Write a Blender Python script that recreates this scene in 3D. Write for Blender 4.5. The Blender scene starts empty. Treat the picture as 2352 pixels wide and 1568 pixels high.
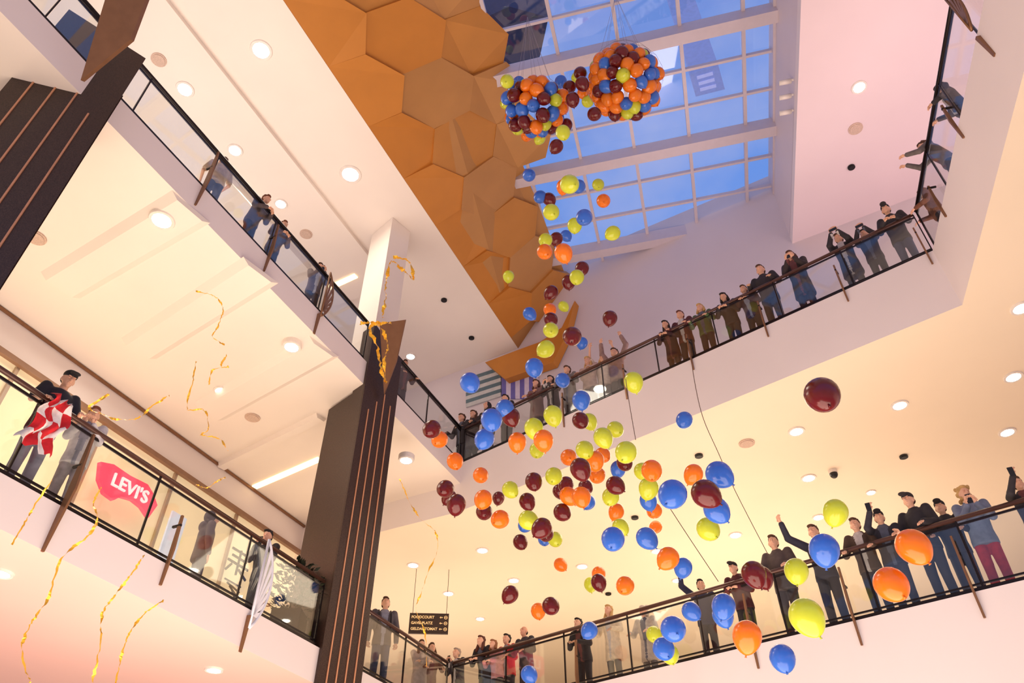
import bpy, bmesh, math, random
from mathutils import Vector, Matrix
random.seed(7)
S=bpy.context.scene; COL=S.collection
S.view_settings.view_transform='Standard'
F=1733.0; TH=math.radians(41.3); CT,ST=math.cos(TH),math.sin(TH); CZ=1.6
L1,L2=6.0,12.1
CEIL,SKY=17.6,20.1
# ---------------------------------------------------------------- camera geometry helpers
def ray(px,py):
    u=(px-1176)/F; v=(784-py)/F
    return Vector((u, CT-v*ST, ST+v*CT))
def at_t(px,py,t):
    return Vector((0,0,CZ))+ray(px,py)*t
def at_z(px,py,z):
    d=ray(px,py); return Vector((0,0,CZ))+d*((z-CZ)/d.z)
def at_plane(px,py,pt,n):
    d=ray(px,py); o=Vector((0,0,CZ)); return o+d*((Vector(pt)-o).dot(n)/d.dot(n))
def proj(p):
    x,y,z=p[0],p[1],p[2]-CZ
    dep=y*CT+z*ST; up=-y*ST+z*CT
    return (1176+F*x/dep, 784-F*up/dep)
# ---------------------------------------------------------------- materials
def lin(c):
    return tuple(((v/255)/12.92 if v/255<=.04045 else ((v/255+.055)/1.055)**2.4) for v in c)
MC={}
def mat(name,c,rough=.5,metal=0,estr=0,ecol=None,var=.08,scale=6,spec=.5,coat=0):
    if name in MC: return MC[name]
    m=bpy.data.materials.new(name); m.use_nodes=True; nt=m.node_tree; b=nt.nodes['Principled BSDF']
    l=lin(c)
    tc=nt.nodes.new('ShaderNodeTexCoord'); no=nt.nodes.new('ShaderNodeTexNoise'); no.inputs['Scale'].default_value=scale
    no.inputs['Detail'].default_value=3
    rp=nt.nodes.new('ShaderNodeValToRGB')
    rp.color_ramp.elements[0].position=.3; rp.color_ramp.elements[1].position=.7
    rp.color_ramp.elements[0].color=tuple(v*(1-var) for v in l)+(1,)
    rp.color_ramp.elements[1].color=tuple(min(1,v*(1+var)) for v in l)+(1,)
    nt.links.new(tc.outputs['Object'],no.inputs['Vector']); nt.links.new(no.outputs['Fac'],rp.inputs['Fac'])
    nt.links.new(rp.outputs['Color'],b.inputs['Base Color'])
    b.inputs['Roughness'].default_value=rough; b.inputs['Metallic'].default_value=metal
    b.inputs['Specular IOR Level'].default_value=spec
    if coat: b.inputs['Coat Weight'].default_value=coat
    if estr:
        b.inputs['Emission Color'].default_value=lin(ecol or c)+(1,); b.inputs['Emission Strength'].default_value=estr
    MC[name]=m; return m
def glassmat(name,tint,fac,gcol=(1,1,1),edge=.15):
    m=bpy.data.materials.new(name); m.use_nodes=True; nt=m.node_tree; nt.nodes.clear()
    o=nt.nodes.new('ShaderNodeOutputMaterial'); mx=nt.nodes.new('ShaderNodeMixShader')
    t=nt.nodes.new('ShaderNodeBsdfTransparent'); g=nt.nodes.new('ShaderNodeBsdfGlossy')
    g.inputs['Roughness'].default_value=.03; g.inputs['Color'].default_value=gcol+(1,)
    t.inputs['Color'].default_value=tint+(1,)
    lw=nt.nodes.new('ShaderNodeLayerWeight'); lw.inputs['Blend'].default_value=.25
    ml=nt.nodes.new('ShaderNodeMath'); ml.operation='MULTIPLY_ADD'; ml.inputs[1].default_value=edge; ml.inputs[2].default_value=fac
    nt.links.new(lw.outputs['Facing'],ml.inputs[0]); nt.links.new(ml.outputs[0],mx.inputs[0])
    nt.links.new(t.outputs[0],mx.inputs[1]); nt.links.new(g.outputs[0],mx.inputs[2]); nt.links.new(mx.outputs[0],o.inputs[0])
    return m
def balloonmat(name,c):
    m=mat(name,c,rough=.22,var=.03,scale=3,coat=.4)
    nt=m.node_tree; b=nt.nodes['Principled BSDF']; o=nt.nodes['Material Output']
    tr=nt.nodes.new('ShaderNodeBsdfTranslucent'); tr.inputs['Color'].default_value=lin(c)+(1,)
    mx=nt.nodes.new('ShaderNodeMixShader'); mx.inputs[0].default_value=.25
    nt.links.new(b.outputs[0],mx.inputs[1]); nt.links.new(tr.outputs[0],mx.inputs[2]); nt.links.new(mx.outputs[0],o.inputs[0])
    return m
M_white=mat('warm_white_plaster',(236,225,222),.6,var=.02,scale=.6)
M_wallf=mat('lilac_white_plaster',(222,210,212),.6,var=.03,scale=.5)
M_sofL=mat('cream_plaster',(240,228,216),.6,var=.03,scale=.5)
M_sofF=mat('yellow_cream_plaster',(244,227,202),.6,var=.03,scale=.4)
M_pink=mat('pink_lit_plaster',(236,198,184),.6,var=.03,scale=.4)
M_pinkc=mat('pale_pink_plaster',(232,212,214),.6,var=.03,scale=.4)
M_dark=mat('black_metal',(36,28,28),.35,.6)
M_bronze=mat('bronze_metal',(140,100,70),.4,.5)
M_rail=mat('dark_brown_handrail',(84,54,44),.3,.3)
M_gran=mat('polished_dark_granite',(60,42,34),.38,0,var=.5,scale=70,spec=.35)
M_inlay=mat('copper_inlay',(206,146,108),.4,.1)
GOLDS=[mat('orange_gold_panel',(200,130,50),.5,.15,var=.05,scale=1.2),mat('deep_gold_panel',(196,126,46),.5,.15,var=.05,scale=1.2),
 mat('tan_gold_panel',(190,138,80),.5,.15,var=.05,scale=1.2),mat('brown_gold_panel',(185,133,74),.5,.15,var=.05,scale=1.2),mat('umber_gold_panel',(194,132,60),.5,.15,var=.05,scale=1.2)]
M_goldf=mat('gold_foil',(232,176,52),.3,.5,estr=.1)  # slight glow added to lift the foil's dark reflections
M_frame=mat('skylight_white_metal',(206,194,200),.4,.1,var=.02)
M_glow=mat('lamp_glow',(255,246,225),.5,estr=32)
M_glow2=mat('cove_glow',(255,226,170),.5,estr=2.2)
M_trim=mat('white_trim_ring',(235,225,215),.4)
M_spk=mat('grey_speaker_mesh',(205,178,160),.7,var=.2,scale=80)
M_shop=mat('self_glowing_shop_wall',(246,226,184),.6,estr=.35,var=.1,scale=.8)  # wall glows by itself in place of a lit shop interior
M_glass=glassmat('rail_glass',(.92,.94,.93),.04)
M_sky=glassmat('skylight_glass',(.92,.95,1.0),.07,edge=.4)
M_black=mat('black_plastic',(18,16,18),.4)
M_red=mat('red_sign_panel',(234,66,94),.4,estr=.75)
M_wtext=mat('white_sign_letters',(255,214,214),.4,estr=.8)
M_amber=mat('amber_sign_letters',(240,204,146),.5,estr=.4)
M_signb=mat('brown_sign_panel',(56,38,26),.4)
# ---------------------------------------------------------------- object helpers
def link(name,me,parent=None,m=None):
    o=bpy.data.objects.new(name,me); COL.objects.link(o)
    if parent is not None: o.parent=parent
    if m is not None and me is not None:
        if not me.materials: me.materials.append(m)
    return o
def obj(name,bm,m,parent=None,smooth=False):
    me=bpy.data.meshes.new(name)
    bmesh.ops.recalc_face_normals(bm,faces=bm.faces[:])
    if smooth:
        for f in bm.faces: f.smooth=True
    bm.to_mesh(me); bm.free()
    for k in (m if isinstance(m,(list,tuple)) else [m]): me.materials.append(k)
    o=link(name,me,parent); return o
def tag(o,label=None,cat=None,group=None,kind=None):
    if label: o['label']=label
    if cat: o['category']=cat
    if group: o['group']=group
    if kind: o['kind']=kind
    return o
def empty(name,loc,label,cat,group=None,rz=0,kind=None):
    o=bpy.data.objects.new(name,None); COL.objects.link(o); o.location=loc; o.rotation_euler=(0,0,rz); o.empty_display_size=.1
    return tag(o,label,cat,group,kind)
def hexa(bm,pts):
    v=[bm.verts.new(p) for p in pts]
    for q in ((0,1,2,3),(7,6,5,4),(0,4,5,1),(1,5,6,2),(2,6,7,3),(3,7,4,0)):
        bm.faces.new([v[i] for i in q])
def bar(bm,a,b,w,h,up=Vector((0,0,1))):
    a=Vector(a);b=Vector(b);d=(b-a).normalized()
    s=d.cross(up)
    if s.length<1e-4: s=d.cross(Vector((1,0,0)))
    s.normalize(); t=s.cross(d).normalized()
    s*=w/2;t*=h/2
    hexa(bm,[a-s-t,a+s-t,a+s+t,a-s+t,b-s-t,b+s-t,b+s+t,b-s+t])
def tube(bm,pts,r,seg=8,cap=True):
    rings=[];n=len(pts);pts=[Vector(p) for p in pts]
    rr=r if isinstance(r,(list,tuple)) else [r]*n
    pu=None
    for i,p in enumerate(pts):
        d=(pts[min(i+1,n-1)]-pts[max(i-1,0)]).normalized()
        if pu is None:
            u=d.cross(Vector((0,0,1)))
            if u.length<.05: u=d.cross(Vector((1,0,0)))
        else: u=pu-d*pu.dot(d)
        u.normalize(); v=d.cross(u); pu=u
        rings.append([bm.verts.new(p+(u*math.cos(2*math.pi*k/seg)+v*math.sin(2*math.pi*k/seg))*rr[i]) for k in range(seg)])
    for i in range(n-1):
        for k in range(seg):
            bm.faces.new((rings[i][k],rings[i][(k+1)%seg],rings[i+1][(k+1)%seg],rings[i+1][k]))
    if cap:
        bm.faces.new(rings[0][::-1]); bm.faces.new(rings[-1])
def capsule(bm,a,b,r0,r1,seg=12,flat=1.0,ref=None):
    a=Vector(a);b=Vector(b);d=(b-a)
    d=d.normalized() if d.length>1e-6 else Vector((0,0,1))
    u=d.cross(ref) if ref is not None else d.cross(Vector((0,1,0)))
    if u.length<.05: u=d.cross(Vector((1,0,0)))
    u.normalize(); v=d.cross(u)
    sp=[]
    for k in (80,50,20): sp.append((a-d*r0*math.sin(math.radians(k)),r0*math.cos(math.radians(k))))
    for k in (20,50,80): sp.append((b+d*r1*math.sin(math.radians(k)),r1*math.cos(math.radians(k))))
    rings=[[bm.verts.new(c+(u*math.cos(2*math.pi*i/seg)+v*math.sin(2*math.pi*i/seg)*flat)*r) for i in range(seg)] for c,r in sp]
    for i in range(len(rings)-1):
        for k in range(seg): bm.faces.new((rings[i][k],rings[i][(k+1)%seg],rings[i+1][(k+1)%seg],rings[i+1][k]))
    bm.faces.new(rings[0][::-1]); bm.faces.new(rings[-1])
def ell(bm,c,r,mtx=Matrix(),seg=16,rg=10):
    return bmesh.ops.create_uvsphere(bm,u_segments=seg,v_segments=rg,radius=1,matrix=mtx@Matrix.Translation(c)@Matrix.Diagonal((r[0],r[1],r[2],1)))['verts']
def prism(bm,pts,z0,z1):
    lo=[bm.verts.new((p[0],p[1],z0)) for p in pts]; hi=[bm.verts.new((p[0],p[1],(z1[i] if isinstance(z1,(list,tuple)) else z1))) for i,p in enumerate(pts)]
    bm.faces.new(lo[::-1]); bm.faces.new(hi); n=len(pts)
    for i in range(n): bm.faces.new((lo[i],lo[(i+1)%n],hi[(i+1)%n],hi[i]))
def slab(name,pts,z0,z1,mside,mbot,label,cat):
    bm=bmesh.new(); prism(bm,pts,z0,z1); bmesh.ops.recalc_face_normals(bm,faces=bm.faces[:])
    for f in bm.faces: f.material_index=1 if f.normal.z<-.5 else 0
    o=obj(name,bm,[mside,mbot]); return tag(o,label,cat,kind='structure')
def struct(name,bm,m,label,cat): return tag(obj(name,bm,m),label,cat,kind='structure')
ORD=['','','second','third','fourth','fifth','sixth','seventh','eighth','ninth','tenth','eleventh','twelfth','thirteenth','fourteenth','fifteenth','sixteenth']
NUM=['zero','one','two','three','four','five','six','seven','eight','nine','ten','eleven','twelve','thirteen','fourteen','fifteen','sixteen']
# ---------------------------------------------------------------- plan
def lx(y): return -3.15+.4545*(y-12.65)
S0=Vector((lx(2.0),2.0)); C1=Vector((-1.31,16.7)); C2=Vector((7.8,9.4)); R0=Vector((6.0,2.6))
BK0=Vector((lx(2.0)-5.57,2.0)); BK1=Vector((-5.83,19.0))
dA=(C1-S0).normalized(); nA=Vector((dA.y,-dA.x)); dF=(C2-C1).normalized(); nF=Vector((dF.y,-dF.x)); dR=(R0-C2).normalized(); nR=Vector((dR.y,-dR.x))
def v3(p,z): return Vector((p[0],p[1],z))
GAL={'A1':(S0,dA,nA,L1),'A2':(S0,dA,nA,L2),'F1':(C1,dF,nF,L1),'F2':(C1,dF,nF,L2),'R2':(C2,dR,nR,L2)}
def wally(x): return 18.67-.587*x
# ---------------------------------------------------------------- setting
bm=bmesh.new(); prism(bm,[(-20,-8),(22,-8),(22,34),(-20,34)],-.3,0); struct('floor',bm,mat('pale_stone_floor',(225,205,185),.3),'pale stone ground floor of the mall atrium','floor')
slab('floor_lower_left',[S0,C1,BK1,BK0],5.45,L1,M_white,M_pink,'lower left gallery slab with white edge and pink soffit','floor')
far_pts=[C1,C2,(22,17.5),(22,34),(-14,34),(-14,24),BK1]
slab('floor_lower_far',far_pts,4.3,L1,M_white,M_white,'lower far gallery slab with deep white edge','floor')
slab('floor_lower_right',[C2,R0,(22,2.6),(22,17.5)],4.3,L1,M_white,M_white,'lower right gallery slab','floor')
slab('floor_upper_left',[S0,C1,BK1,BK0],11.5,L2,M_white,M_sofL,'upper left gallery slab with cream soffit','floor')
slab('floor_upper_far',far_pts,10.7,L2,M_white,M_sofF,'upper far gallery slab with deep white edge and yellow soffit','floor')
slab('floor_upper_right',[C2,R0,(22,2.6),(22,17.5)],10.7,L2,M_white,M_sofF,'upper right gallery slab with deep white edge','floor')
e0=Vector((-4.86,7.24)); ed=(Vector((.2,18.56))-e0).normalized(); en=Vector((-ed.y,ed.x))
slab('ceiling_left',[e0+ed*-14.6,(.2,18.56),(-8,wally(-8)),(-20,24),(-20,-6)],CEIL,CEIL+.3,M_white,M_sofL,'cream top ceiling over the upper left gallery','ceiling')
r0=Vector((6.13,7.24)); rd=Vector((.244,.97)).normalized()
slab('ceiling_right',[r0+rd*-13.6,(7.85,14.07),(22,wally(22)),(22,-6)],CEIL,CEIL+.3,M_white,M_pinkc,'pink lit top ceiling over the upper right gallery','ceiling')
slab('ceiling_rear',[(-20,-8),(22,-8),(22,3.6),(-20,3.6)],SKY+.3,SKY+.6,M_white,M_white,'roof slab behind the skylight','ceiling')
bm=bmesh.new(); zb=CEIL+.28; hexa(bm,[v3(r0+rd*-13.6,zb),v3((7.85,14.07),zb),v3((8.15,14.07),zb),v3(r0+rd*-13.6+Vector((.3,0)),zb),v3(r0+rd*-13.6,SKY+.5),v3((7.85,14.07),SKY+.5),v3((8.15,14.07),SKY+.5),v3(r0+rd*-13.6+Vector((.3,0)),SKY+.5)])
struct('wall_right',bm,M_wallf,'right side wall of the skylight well','wall')
bm=bmesh.new(); a,b=(-9,wally(-9)),(22,wally(22))
prism(bm,[a,b,(b[0]+.15,b[1]+.25),(a[0]+.15,a[1]+.25)],L2,SKY+.6); struct('wall_far',bm,M_wallf,'plain lilac white far wall behind the upper gallery','wall')
bm=bmesh.new(); prism(bm,[(-14,33.7),(22,33.7),(22,34),(-14,34)],0,L2); struct('wall_back',bm,M_sofF,'deep back wall of the lower far gallery','wall')
# left shop wall of the lower gallery
nA3=Vector((nA.x,nA.y,0)); dA3=Vector((dA.x,dA.y,0))
bm=bmesh.new(); k=nA*-.25; prism(bm,[BK0,BK1,BK1+k,BK0+k],L1,10.72); struct('wall_left',bm,M_shop,'self glowing cream shop front behind the lower left gallery','wall')
bm=bmesh.new(); k2=nA*.12; prism(bm,[BK0+k2,BK1+k2,BK1+k,BK0+k],10.72,11.5); struct('wall_left_upper',bm,M_white,'white bulkhead above the lower left shop front','wall')
bm=bmesh.new(); bar(bm,v3(BK0+nA*.15,11.46),v3(BK1+nA*.15,11.46),.05,.05); struct('trim_1',bm,M_bronze,'thin brown trim along the soffit edge','trim')
bm=bmesh.new(); bar(bm,v3(BK0+nA*.15,10.70),v3(BK1+nA*.15,10.70),.10,.11); struct('trim_2',bm,mat('brown_shadow_gap',(140,104,80),.5),'thick brown trim above the shop glass','trim')
i=0; y=3.5
while y<18.5:
    p=Vector((lx(y)-5.57,y))+nA*.06
    bm=bmesh.new(); bar(bm,v3(p,L1),v3(p,10.68),.07,.07,up=nA3); i+=1
    struct('trim_%d'%(i+2),bm,mat('shop_mullion',(176,150,124),.4),'slim upright mullion of the left shop front','trim'); y+=1.9
nt_=i+2
def softrib(a,b,w,h):
    # shallow trapezoid rib hanging from the soffit (wide sloping flanks)
    bm=bmesh.new(); d=(b-a).normalized(); s=d.cross(Vector((0,0,1))).normalized()
    sec=((-w/2,0),(-w*.32,-h),(w*.32,-h),(w/2,0))
    A_=[bm.verts.new(a+s*x+Vector((0,0,z))) for x,z in sec]; B_=[bm.verts.new(b+s*x+Vector((0,0,z))) for x,z in sec]
    bm.faces.new(A_); bm.faces.new(B_[::-1])
    for k in range(4): bm.faces.new((A_[k],A_[(k+1)%4],B_[(k+1)%4],B_[k]))
    return bm
for (a,b) in (((140,655),(440,475)),((320,800),(600,620)),((480,945),(745,795))):
    pa=at_z(*a,11.5); pb=at_z(*b,11.5); nt_+=1
    struct('trim_%d'%nt_,softrib(pa,pb,.8,.1),M_sofL,'raised cream rib across the upper left soffit','trim')
# stepped ceiling panels over the upper left gallery (straight, parallel to the well)
STEP=.12
bm=bmesh.new(); 
q0,q1=e0+ed*-8,e0+ed*8.2
prism(bm,[q0+en*2.2,q1+en*2.2,q1+en*9,q0+en*9],CEIL-STEP,CEIL+.02); struct('ceiling_step',bm,M_sofL,'shallow straight stepped panel of the upper left ceiling','ceiling')
bm=bmesh.new(); q0,q1=e0+ed*3.0,e0+ed*6.5
prism(bm,[q0+en*3.9,q1+en*3.9,q1+en*9,q0+en*9],CEIL-.34,CEIL-STEP+.01); struct('ceiling_step_lower',bm,M_sofL,'second shallow stepped panel of the upper left ceiling','ceiling')
# striped wall graphics
for px0,px1,py0,py1,cs,vert,lab in ((1070,1150,848,915,((88,112,122),(200,200,198)),False,'grey teal and white striped wall panel at the upper far corner'),(1152,1236,838,915,((104,98,176),(214,204,226)),True,'violet and white striped wall panel at the upper far corner')):
    w=Vector((.587,1,0)).normalized(); pt=Vector((0,18.67-.06,0))
    t=empty('wall_panel',at_plane((px0+px1)/2,(py0+py1)/2,pt,w),lab,'wall panel'); t.location.z=12.1
    o3=Matrix.Translation(-t.location)
    for q in range(8):
        if vert: qq=[(px0+(px1-px0)*q/8,py0),(px0+(px1-px0)*(q+1)/8,py0),(px0+(px1-px0)*(q+1)/8,py1),(px0+(px1-px0)*q/8,py1)]
        else: qq=[(px0,py0+20+(py1-py0)*q/8),(px1,py0-6+(py1-py0)*q/8),(px1,py0-6+(py1-py0)*(q+1)/8),(px0,py0+20+(py1-py0)*(q+1)/8)]
        bm=bmesh.new(); pp=[o3@at_plane(x,y,pt,w) for x,y in qq]; hexa(bm,pp+[p+w*.04 for p in pp])
        obj('stripe',bm,mat('stripe_%d_%d_%d'%cs[q%2],cs[q%2]),t)
# ---------------------------------------------------------------- skylight
A2=Vector((.244,.97)).normalized(); D2=Vector((-A2.y,A2.x))
def rx(y): return 6.42+.252*(y-8.38)
poly=[Vector((rx(3.4),3.4)),Vector((7.95,14.2)),Vector((1.2,18.1)),Vector((-4.2,3.4+1.9))]
def clip(p,d):
    ts=[]
    for i in range(4):
        a=poly[i]; b=poly[(i+1)%4]; e=b-a; den=d.x*e.y-d.y*e.x
        if abs(den)<1e-6: continue
        q=a-p; t=(q.x*e.y-q.y*e.x)/den; s=(q.x*d.y-q.y*d.x)/den
        if -1e-6<=s<=1+1e-6: ts.append(t)
    if len(ts)<2: return None
    return p+d*min(ts),p+d*max(ts)
bm=bmesh.new(); bm.faces.new([bm.verts.new(v3(p,SKY)) for p in poly])
win=obj('window_1',bm,M_sky); tag(win,'blue dusk skylight glazing over the atrium','skylight',kind='structure')
fr=bmesh.new()
base=Vector((7.22,11.78))
for k in range(-9,8):
    if k%3==0: continue
    c=clip(base+A2*(k*1.1),D2)
    if c: bar(fr,v3(c[0],SKY-.05),v3(c[1],SKY-.05),.07,.11)
for k in range(0,8):
    c=clip(base+D2*(.7+k*1.55),A2)
    if c: bar(fr,v3(c[0],SKY-.05),v3(c[1],SKY-.05),.09,.14)
obj('window_frame',fr,M_frame,win)
for k in (-6,-3,0,3):
    c=clip(base+A2*(k*1.1),D2)
    if c:
        bm=bmesh.new(); bar(bm,v3(c[0],SKY-.24),v3(c[1],SKY-.24),.32,.44); obj('beam',bm,M_frame,win)
bm=bmesh.new()
for i in range(4): bar(bm,v3(poly[i],SKY-.1),v3(poly[(i+1)%4],SKY-.1),.2,.3)
obj('edge_frame',bm,M_frame,win)
bm=bmesh.new(); prism(bm,[at_z(x,y,23) for x,y in ((1070,60),(1170,15),(1260,40),(1240,130),(1190,175),(1110,150))],23,26)
tag(obj('roof_structure',bm,mat('dark_slate_roof',(56,68,100),.7)),'dark neighbouring roof block seen through upper left of skylight','roof')
t=empty('reflection_block',at_z(1620,190,27),'pale glowing block standing in for a skylight reflection right of the bunches','glass_reflection')  # glowing block placed outside to imitate a reflection in the glass
o3=Matrix.Translation(-t.location); fp=[o3@at_z(x,y,27) for x,y in ((1585,170),(1650,150),(1665,205),(1598,222))]
bm=bmesh.new(); prism(bm,fp,0,9); obj('wall',bm,mat('reflection_face',(140,160,216),.7,estr=.28),t)  # self-lit body of the reflection stand-in
for k in range(3):
    a=fp[0].lerp(fp[3],.22+.26*k); b=fp[1].lerp(fp[2],.22+.26*k); bm=bmesh.new(); bar(bm,a.lerp(b,.2)+Vector((0,0,-.03)),a.lerp(b,.75)+Vector((0,0,-.03)),.12,.04); obj('reflection_bar',bm,mat('reflection_bar',(180,186,232),.5,estr=.45),t)  # brighter glowing bars within the imitated reflection
# gold cladding: honeycomb of large planar panels, each slightly tilted
g0a,g0b=Vector((-7.2,2.0,CEIL)),Vector((.2,18.56,CEIL)); g1a,g1b=Vector((-3.4,2.0,SKY-.15)),Vector((1.95,18.0,SKY-.15))
def gsurf(a,b):
    s=a/18.2; p0=g0a.lerp(g0b,s); p1=g1a.lerp(g1b,s); w=(p1-p0).length; t=b/w
    return p0.lerp(p1,t),t
gn=((g0b-g0a).cross(g1a-g0a)).normalized()
if gn.z>0: gn=-gn
bm=bmesh.new(); hexa(bm,[g0a,g0b,g1b,g1a]+[p-gn*.12 for p in (g0a,g0b,g1b,g1a)])
for f in bm.faces: f.material_index=3
RA,RB=.98,1.12; row=0
while row<5:
    b=RB*.3+row*RB*1.5; a=-.2+(RA*.866 if row%2 else 0)
    while a<18.4:
        _,tc_=gsurf(min(a,18.5),b)
        if tc_<1.1:
            h=random.uniform(.10,.18); ga=random.uniform(-.10,.10); gb=random.uniform(-.10,.10)
            pts=[]
            for q in range(6):
                an=math.pi/6+q*math.pi/3
                aa=a+RA*1.004*math.cos(an); bb=b+RB*1.004*math.sin(an)
                p,_=gsurf(min(max(aa,-.4),18.6),max(0,bb))
                p=p+gn*(max(.02,h+ga*(aa-a)+gb*(bb-b)) if bb>0 else .02); p.z=min(max(p.z,CEIL if bb<=0 else CEIL-.12),SKY-.1); pts.append(p)
            mi=random.choice((0,0,1)) if tc_<.3 else (random.choice((0,4,4,1)) if tc_<.55 else random.choice((2,3,3,4)))
            try:
                vs=[bm.verts.new(p) for p in pts]; f=bm.faces.new(vs); f.material_index=mi
                bk=[bm.verts.new(p-gn*.25) for p in pts]
                for q in range(6):
                    g=bm.faces.new((vs[q],bk[q],bk[(q+1)%6],vs[(q+1)%6])); g.material_index=mi
            except ValueError: pass
        a+=RA*1.732
    row+=1
wn=Vector((.587,1,0)).normalized()
tail=[at_plane(x,y,Vector((0,18.3,0)),wn) for x,y in ((1114,832),(1190,803),(1240,785),(1290,752),(1320,690),(1300,770),(1270,832),(1160,870))]
vs=[bm.verts.new(p) for p in tail]; f=bm.faces.new(vs); f.material_index=0
bk=[bm.verts.new(p+wn*.3) for p in tail]
for q in range(8):
    bm.faces.new((vs[q],bk[q],bk[(q+1)%8],vs[(q+1)%8]))
tag(obj('wall_cladding',bm,GOLDS),'faceted gold and tan hexagonal panels cladding left of the skylight','wall cladding')
# ---------------------------------------------------------------- balustrades
def balustrade(A,B,z,npan,label,railm=M_rail,outn=None):
    A=Vector(A);B=Vector(B); d=(B-A).normalized(); L=(B-A).length
    t=empty('glass_balustrade',v3(A,z),label,'balustrade','glass balustrades along the galleries')
    def lp(s,h): return Vector((d.x*s,d.y*s,h))
    bm=bmesh.new(); tube(bm,[lp(0,1.12),lp(L,1.12)],.036,10); obj('handrail',bm,railm,t,True)
    bm=bmesh.new(); bar(bm,lp(0,1.03),lp(L,1.03),.02,.035); obj('glass_clamp',bm,M_dark,t)
    bm=bmesh.new(); bar(bm,lp(0,-.0),lp(L,-.0),.10,.12); bar(bm,lp(0,.12),lp(L,.12),.025,.025); obj('base_rail',bm,M_dark,t)
    for k in range(npan):
        s0=L*k/npan+.02; s1=L*(k+1)/npan-.02
        bm=bmesh.new(); bar(bm,lp(s0,.55),lp(s1,.55),.018,.92); obj('glass_panel',bm,M_glass,t)
    for k in range(npan+1):
        bm=bmesh.new(); bar(bm,lp(L*k/npan,0),lp(L*k/npan,1.1),.03,.022,up=Vector((d.x,d.y,0))); obj('post',bm,M_dark,t)
ins=.08
cc=Vector((-3.13,12.6)); sc=(cc-S0).dot(dA)
balustrade(S0-nA*ins,S0+dA*(sc-.05)-nA*ins,L1,6,'lower left glass balustrade with brown handrail running up to the central column')
balustrade(S0+dA*(sc+1.0)-nA*ins,C1-nA*ins,L1,2,'short lower glass balustrade between central column and far corner')
balustrade(C1-nF*ins,C2-nF*ins,L1,8,'lower far glass balustrade crowded with onlookers at right')
balustrade(S0-nA*ins,S0+dA*(sc-.05)-nA*ins,L2,7,'upper left glass balustrade between the two dark columns',M_dark)
balustrade(S0+dA*(sc+1.0)-nA*ins,C1-nA*ins,L2,2,'short upper glass balustrade right of the central column',M_dark)
balustrade(C1-nF*ins,C2-nF*ins,L2,8,'upper far glass balustrade lined with onlookers',M_rail)
balustrade(C2-nR*ins,R0-nR*ins,L2,5,'upper right glass balustrade rising along the photo edge',M_dark)
# fins
def fin(g,px,py,label,fan=False,sc=1.0,white=False):
    A,d,n,z=GAL[g]; n3=v3(n,0); P=at_plane(px,py,v3(A,0),n3); s=(Vector((P.x,P.y))-A).dot(d)
    q=A+d*s; t=empty('decorative_fin',v3(q,z),label,'fin','bronze fins on the balustrades')
    def lp(o,h,w=0): return Vector((n.x*o+d.x*w,n.y*o+d.y*w,h))
    if not fan:
        out=[(.0,1.0*min(1,sc+.1)),(.035,1.0*min(1,sc+.1)),(.11*sc,.2),(.03,-.5*sc),(.0,-.5*sc)]
        bm=bmesh.new(); a=[bm.verts.new(lp(o,h,-.015)) for o,h in out]; b=[bm.verts.new(lp(o,h,.015)) for o,h in out]
        bm.faces.new(a[::-1]); bm.faces.new(b)
        for k in range(5): bm.faces.new((a[k],a[(k+1)%5],b[(k+1)%5],b[k]))
        obj('blade',bm,M_bronze,t)
        bm=bmesh.new(); bar(bm,lp(-.1,.55),lp(.05,.55),.03,.03); obj('bracket',bm,M_dark,t)
    else:
        m=mat('pale_fan_metal',(222,222,232),.4,.1) if white else M_bronze
        w=.26*sc; Z0,Z1=1.12,1.4*sc
        arc=[(0,Z0)]+[(w*math.sin(math.pi*k/14)**.8,Z0-Z1*k/14) for k in range(1,14)]+[(0,Z0-Z1)]
        bm=bmesh.new(); tube(bm,[lp(.05,h,o-.15) for o,h in arc],.022,6)
        tube(bm,[lp(.05,Z0,-.15),lp(.05,Z0-Z1,-.15)],.022,6); obj('leaf_frame',bm,m,t,True)
        # fan of tapering slats spreading from the spine foot, nearly closing the leaf
        foot=(0,Z0-Z1*.86)
        for k in range(1,12,2):
            (o1,h1),(o2,h2)=arc[k],arc[k+1]
            bm=bmesh.new(); pts=[(foot[0],foot[1]+.02),(foot[0]+.02,foot[1]),(o2,h2-.02),(o1,h1)]
            hexa(bm,[lp(.045,h,o-.15) for o,h in pts]+[lp(.06,h,o-.15) for o,h in pts]); obj('slat',bm,m,t)
        bm=bmesh.new(); a=[(.0,-.1),(.06,-.1),(.02,-.62),(.0,-.62)]
        hexa(bm,[lp(o,h,-.20) for o,h in a]+[lp(o,h,-.15) for o,h in a]); obj('blade',bm,M_bronze,t)
fin('A2',465,430,'bronze fin on upper left balustrade nearest the left column')
fin('A2',615,590,'bronze fin midway along the upper left balustrade',sc=.8)
fin('A2',742,735,'gold leaf shaped fin on the upper left balustrade',True,sc=.9)
fin('A1',140,1165,'broad bronze fin below the chequered flag on the lower left balustrade',sc=1.15)
fin('A1',380,1300,'small bronze fin midway along the lower left balustrade',sc=.6)
fin('A1',590,1410,'pale leaf shaped fin on the lower left balustrade',True,white=True)
for px,py,l in ((1295,955,'leftmost slim fin on the upper far balustrade'),(1438,890,'second slim fin from the left on the upper far balustrade'),(1588,820,'slim fin in the middle of the upper far balustrade'),(1757,745,'slim fin right of middle on the upper far balustrade'),(1938,665,'second slim fin from the right on the upper far balustrade'),(2128,580,'slim fin at the right corner of the upper far balustrade')): fin('F2',px,py,l,sc=.6)
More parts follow.
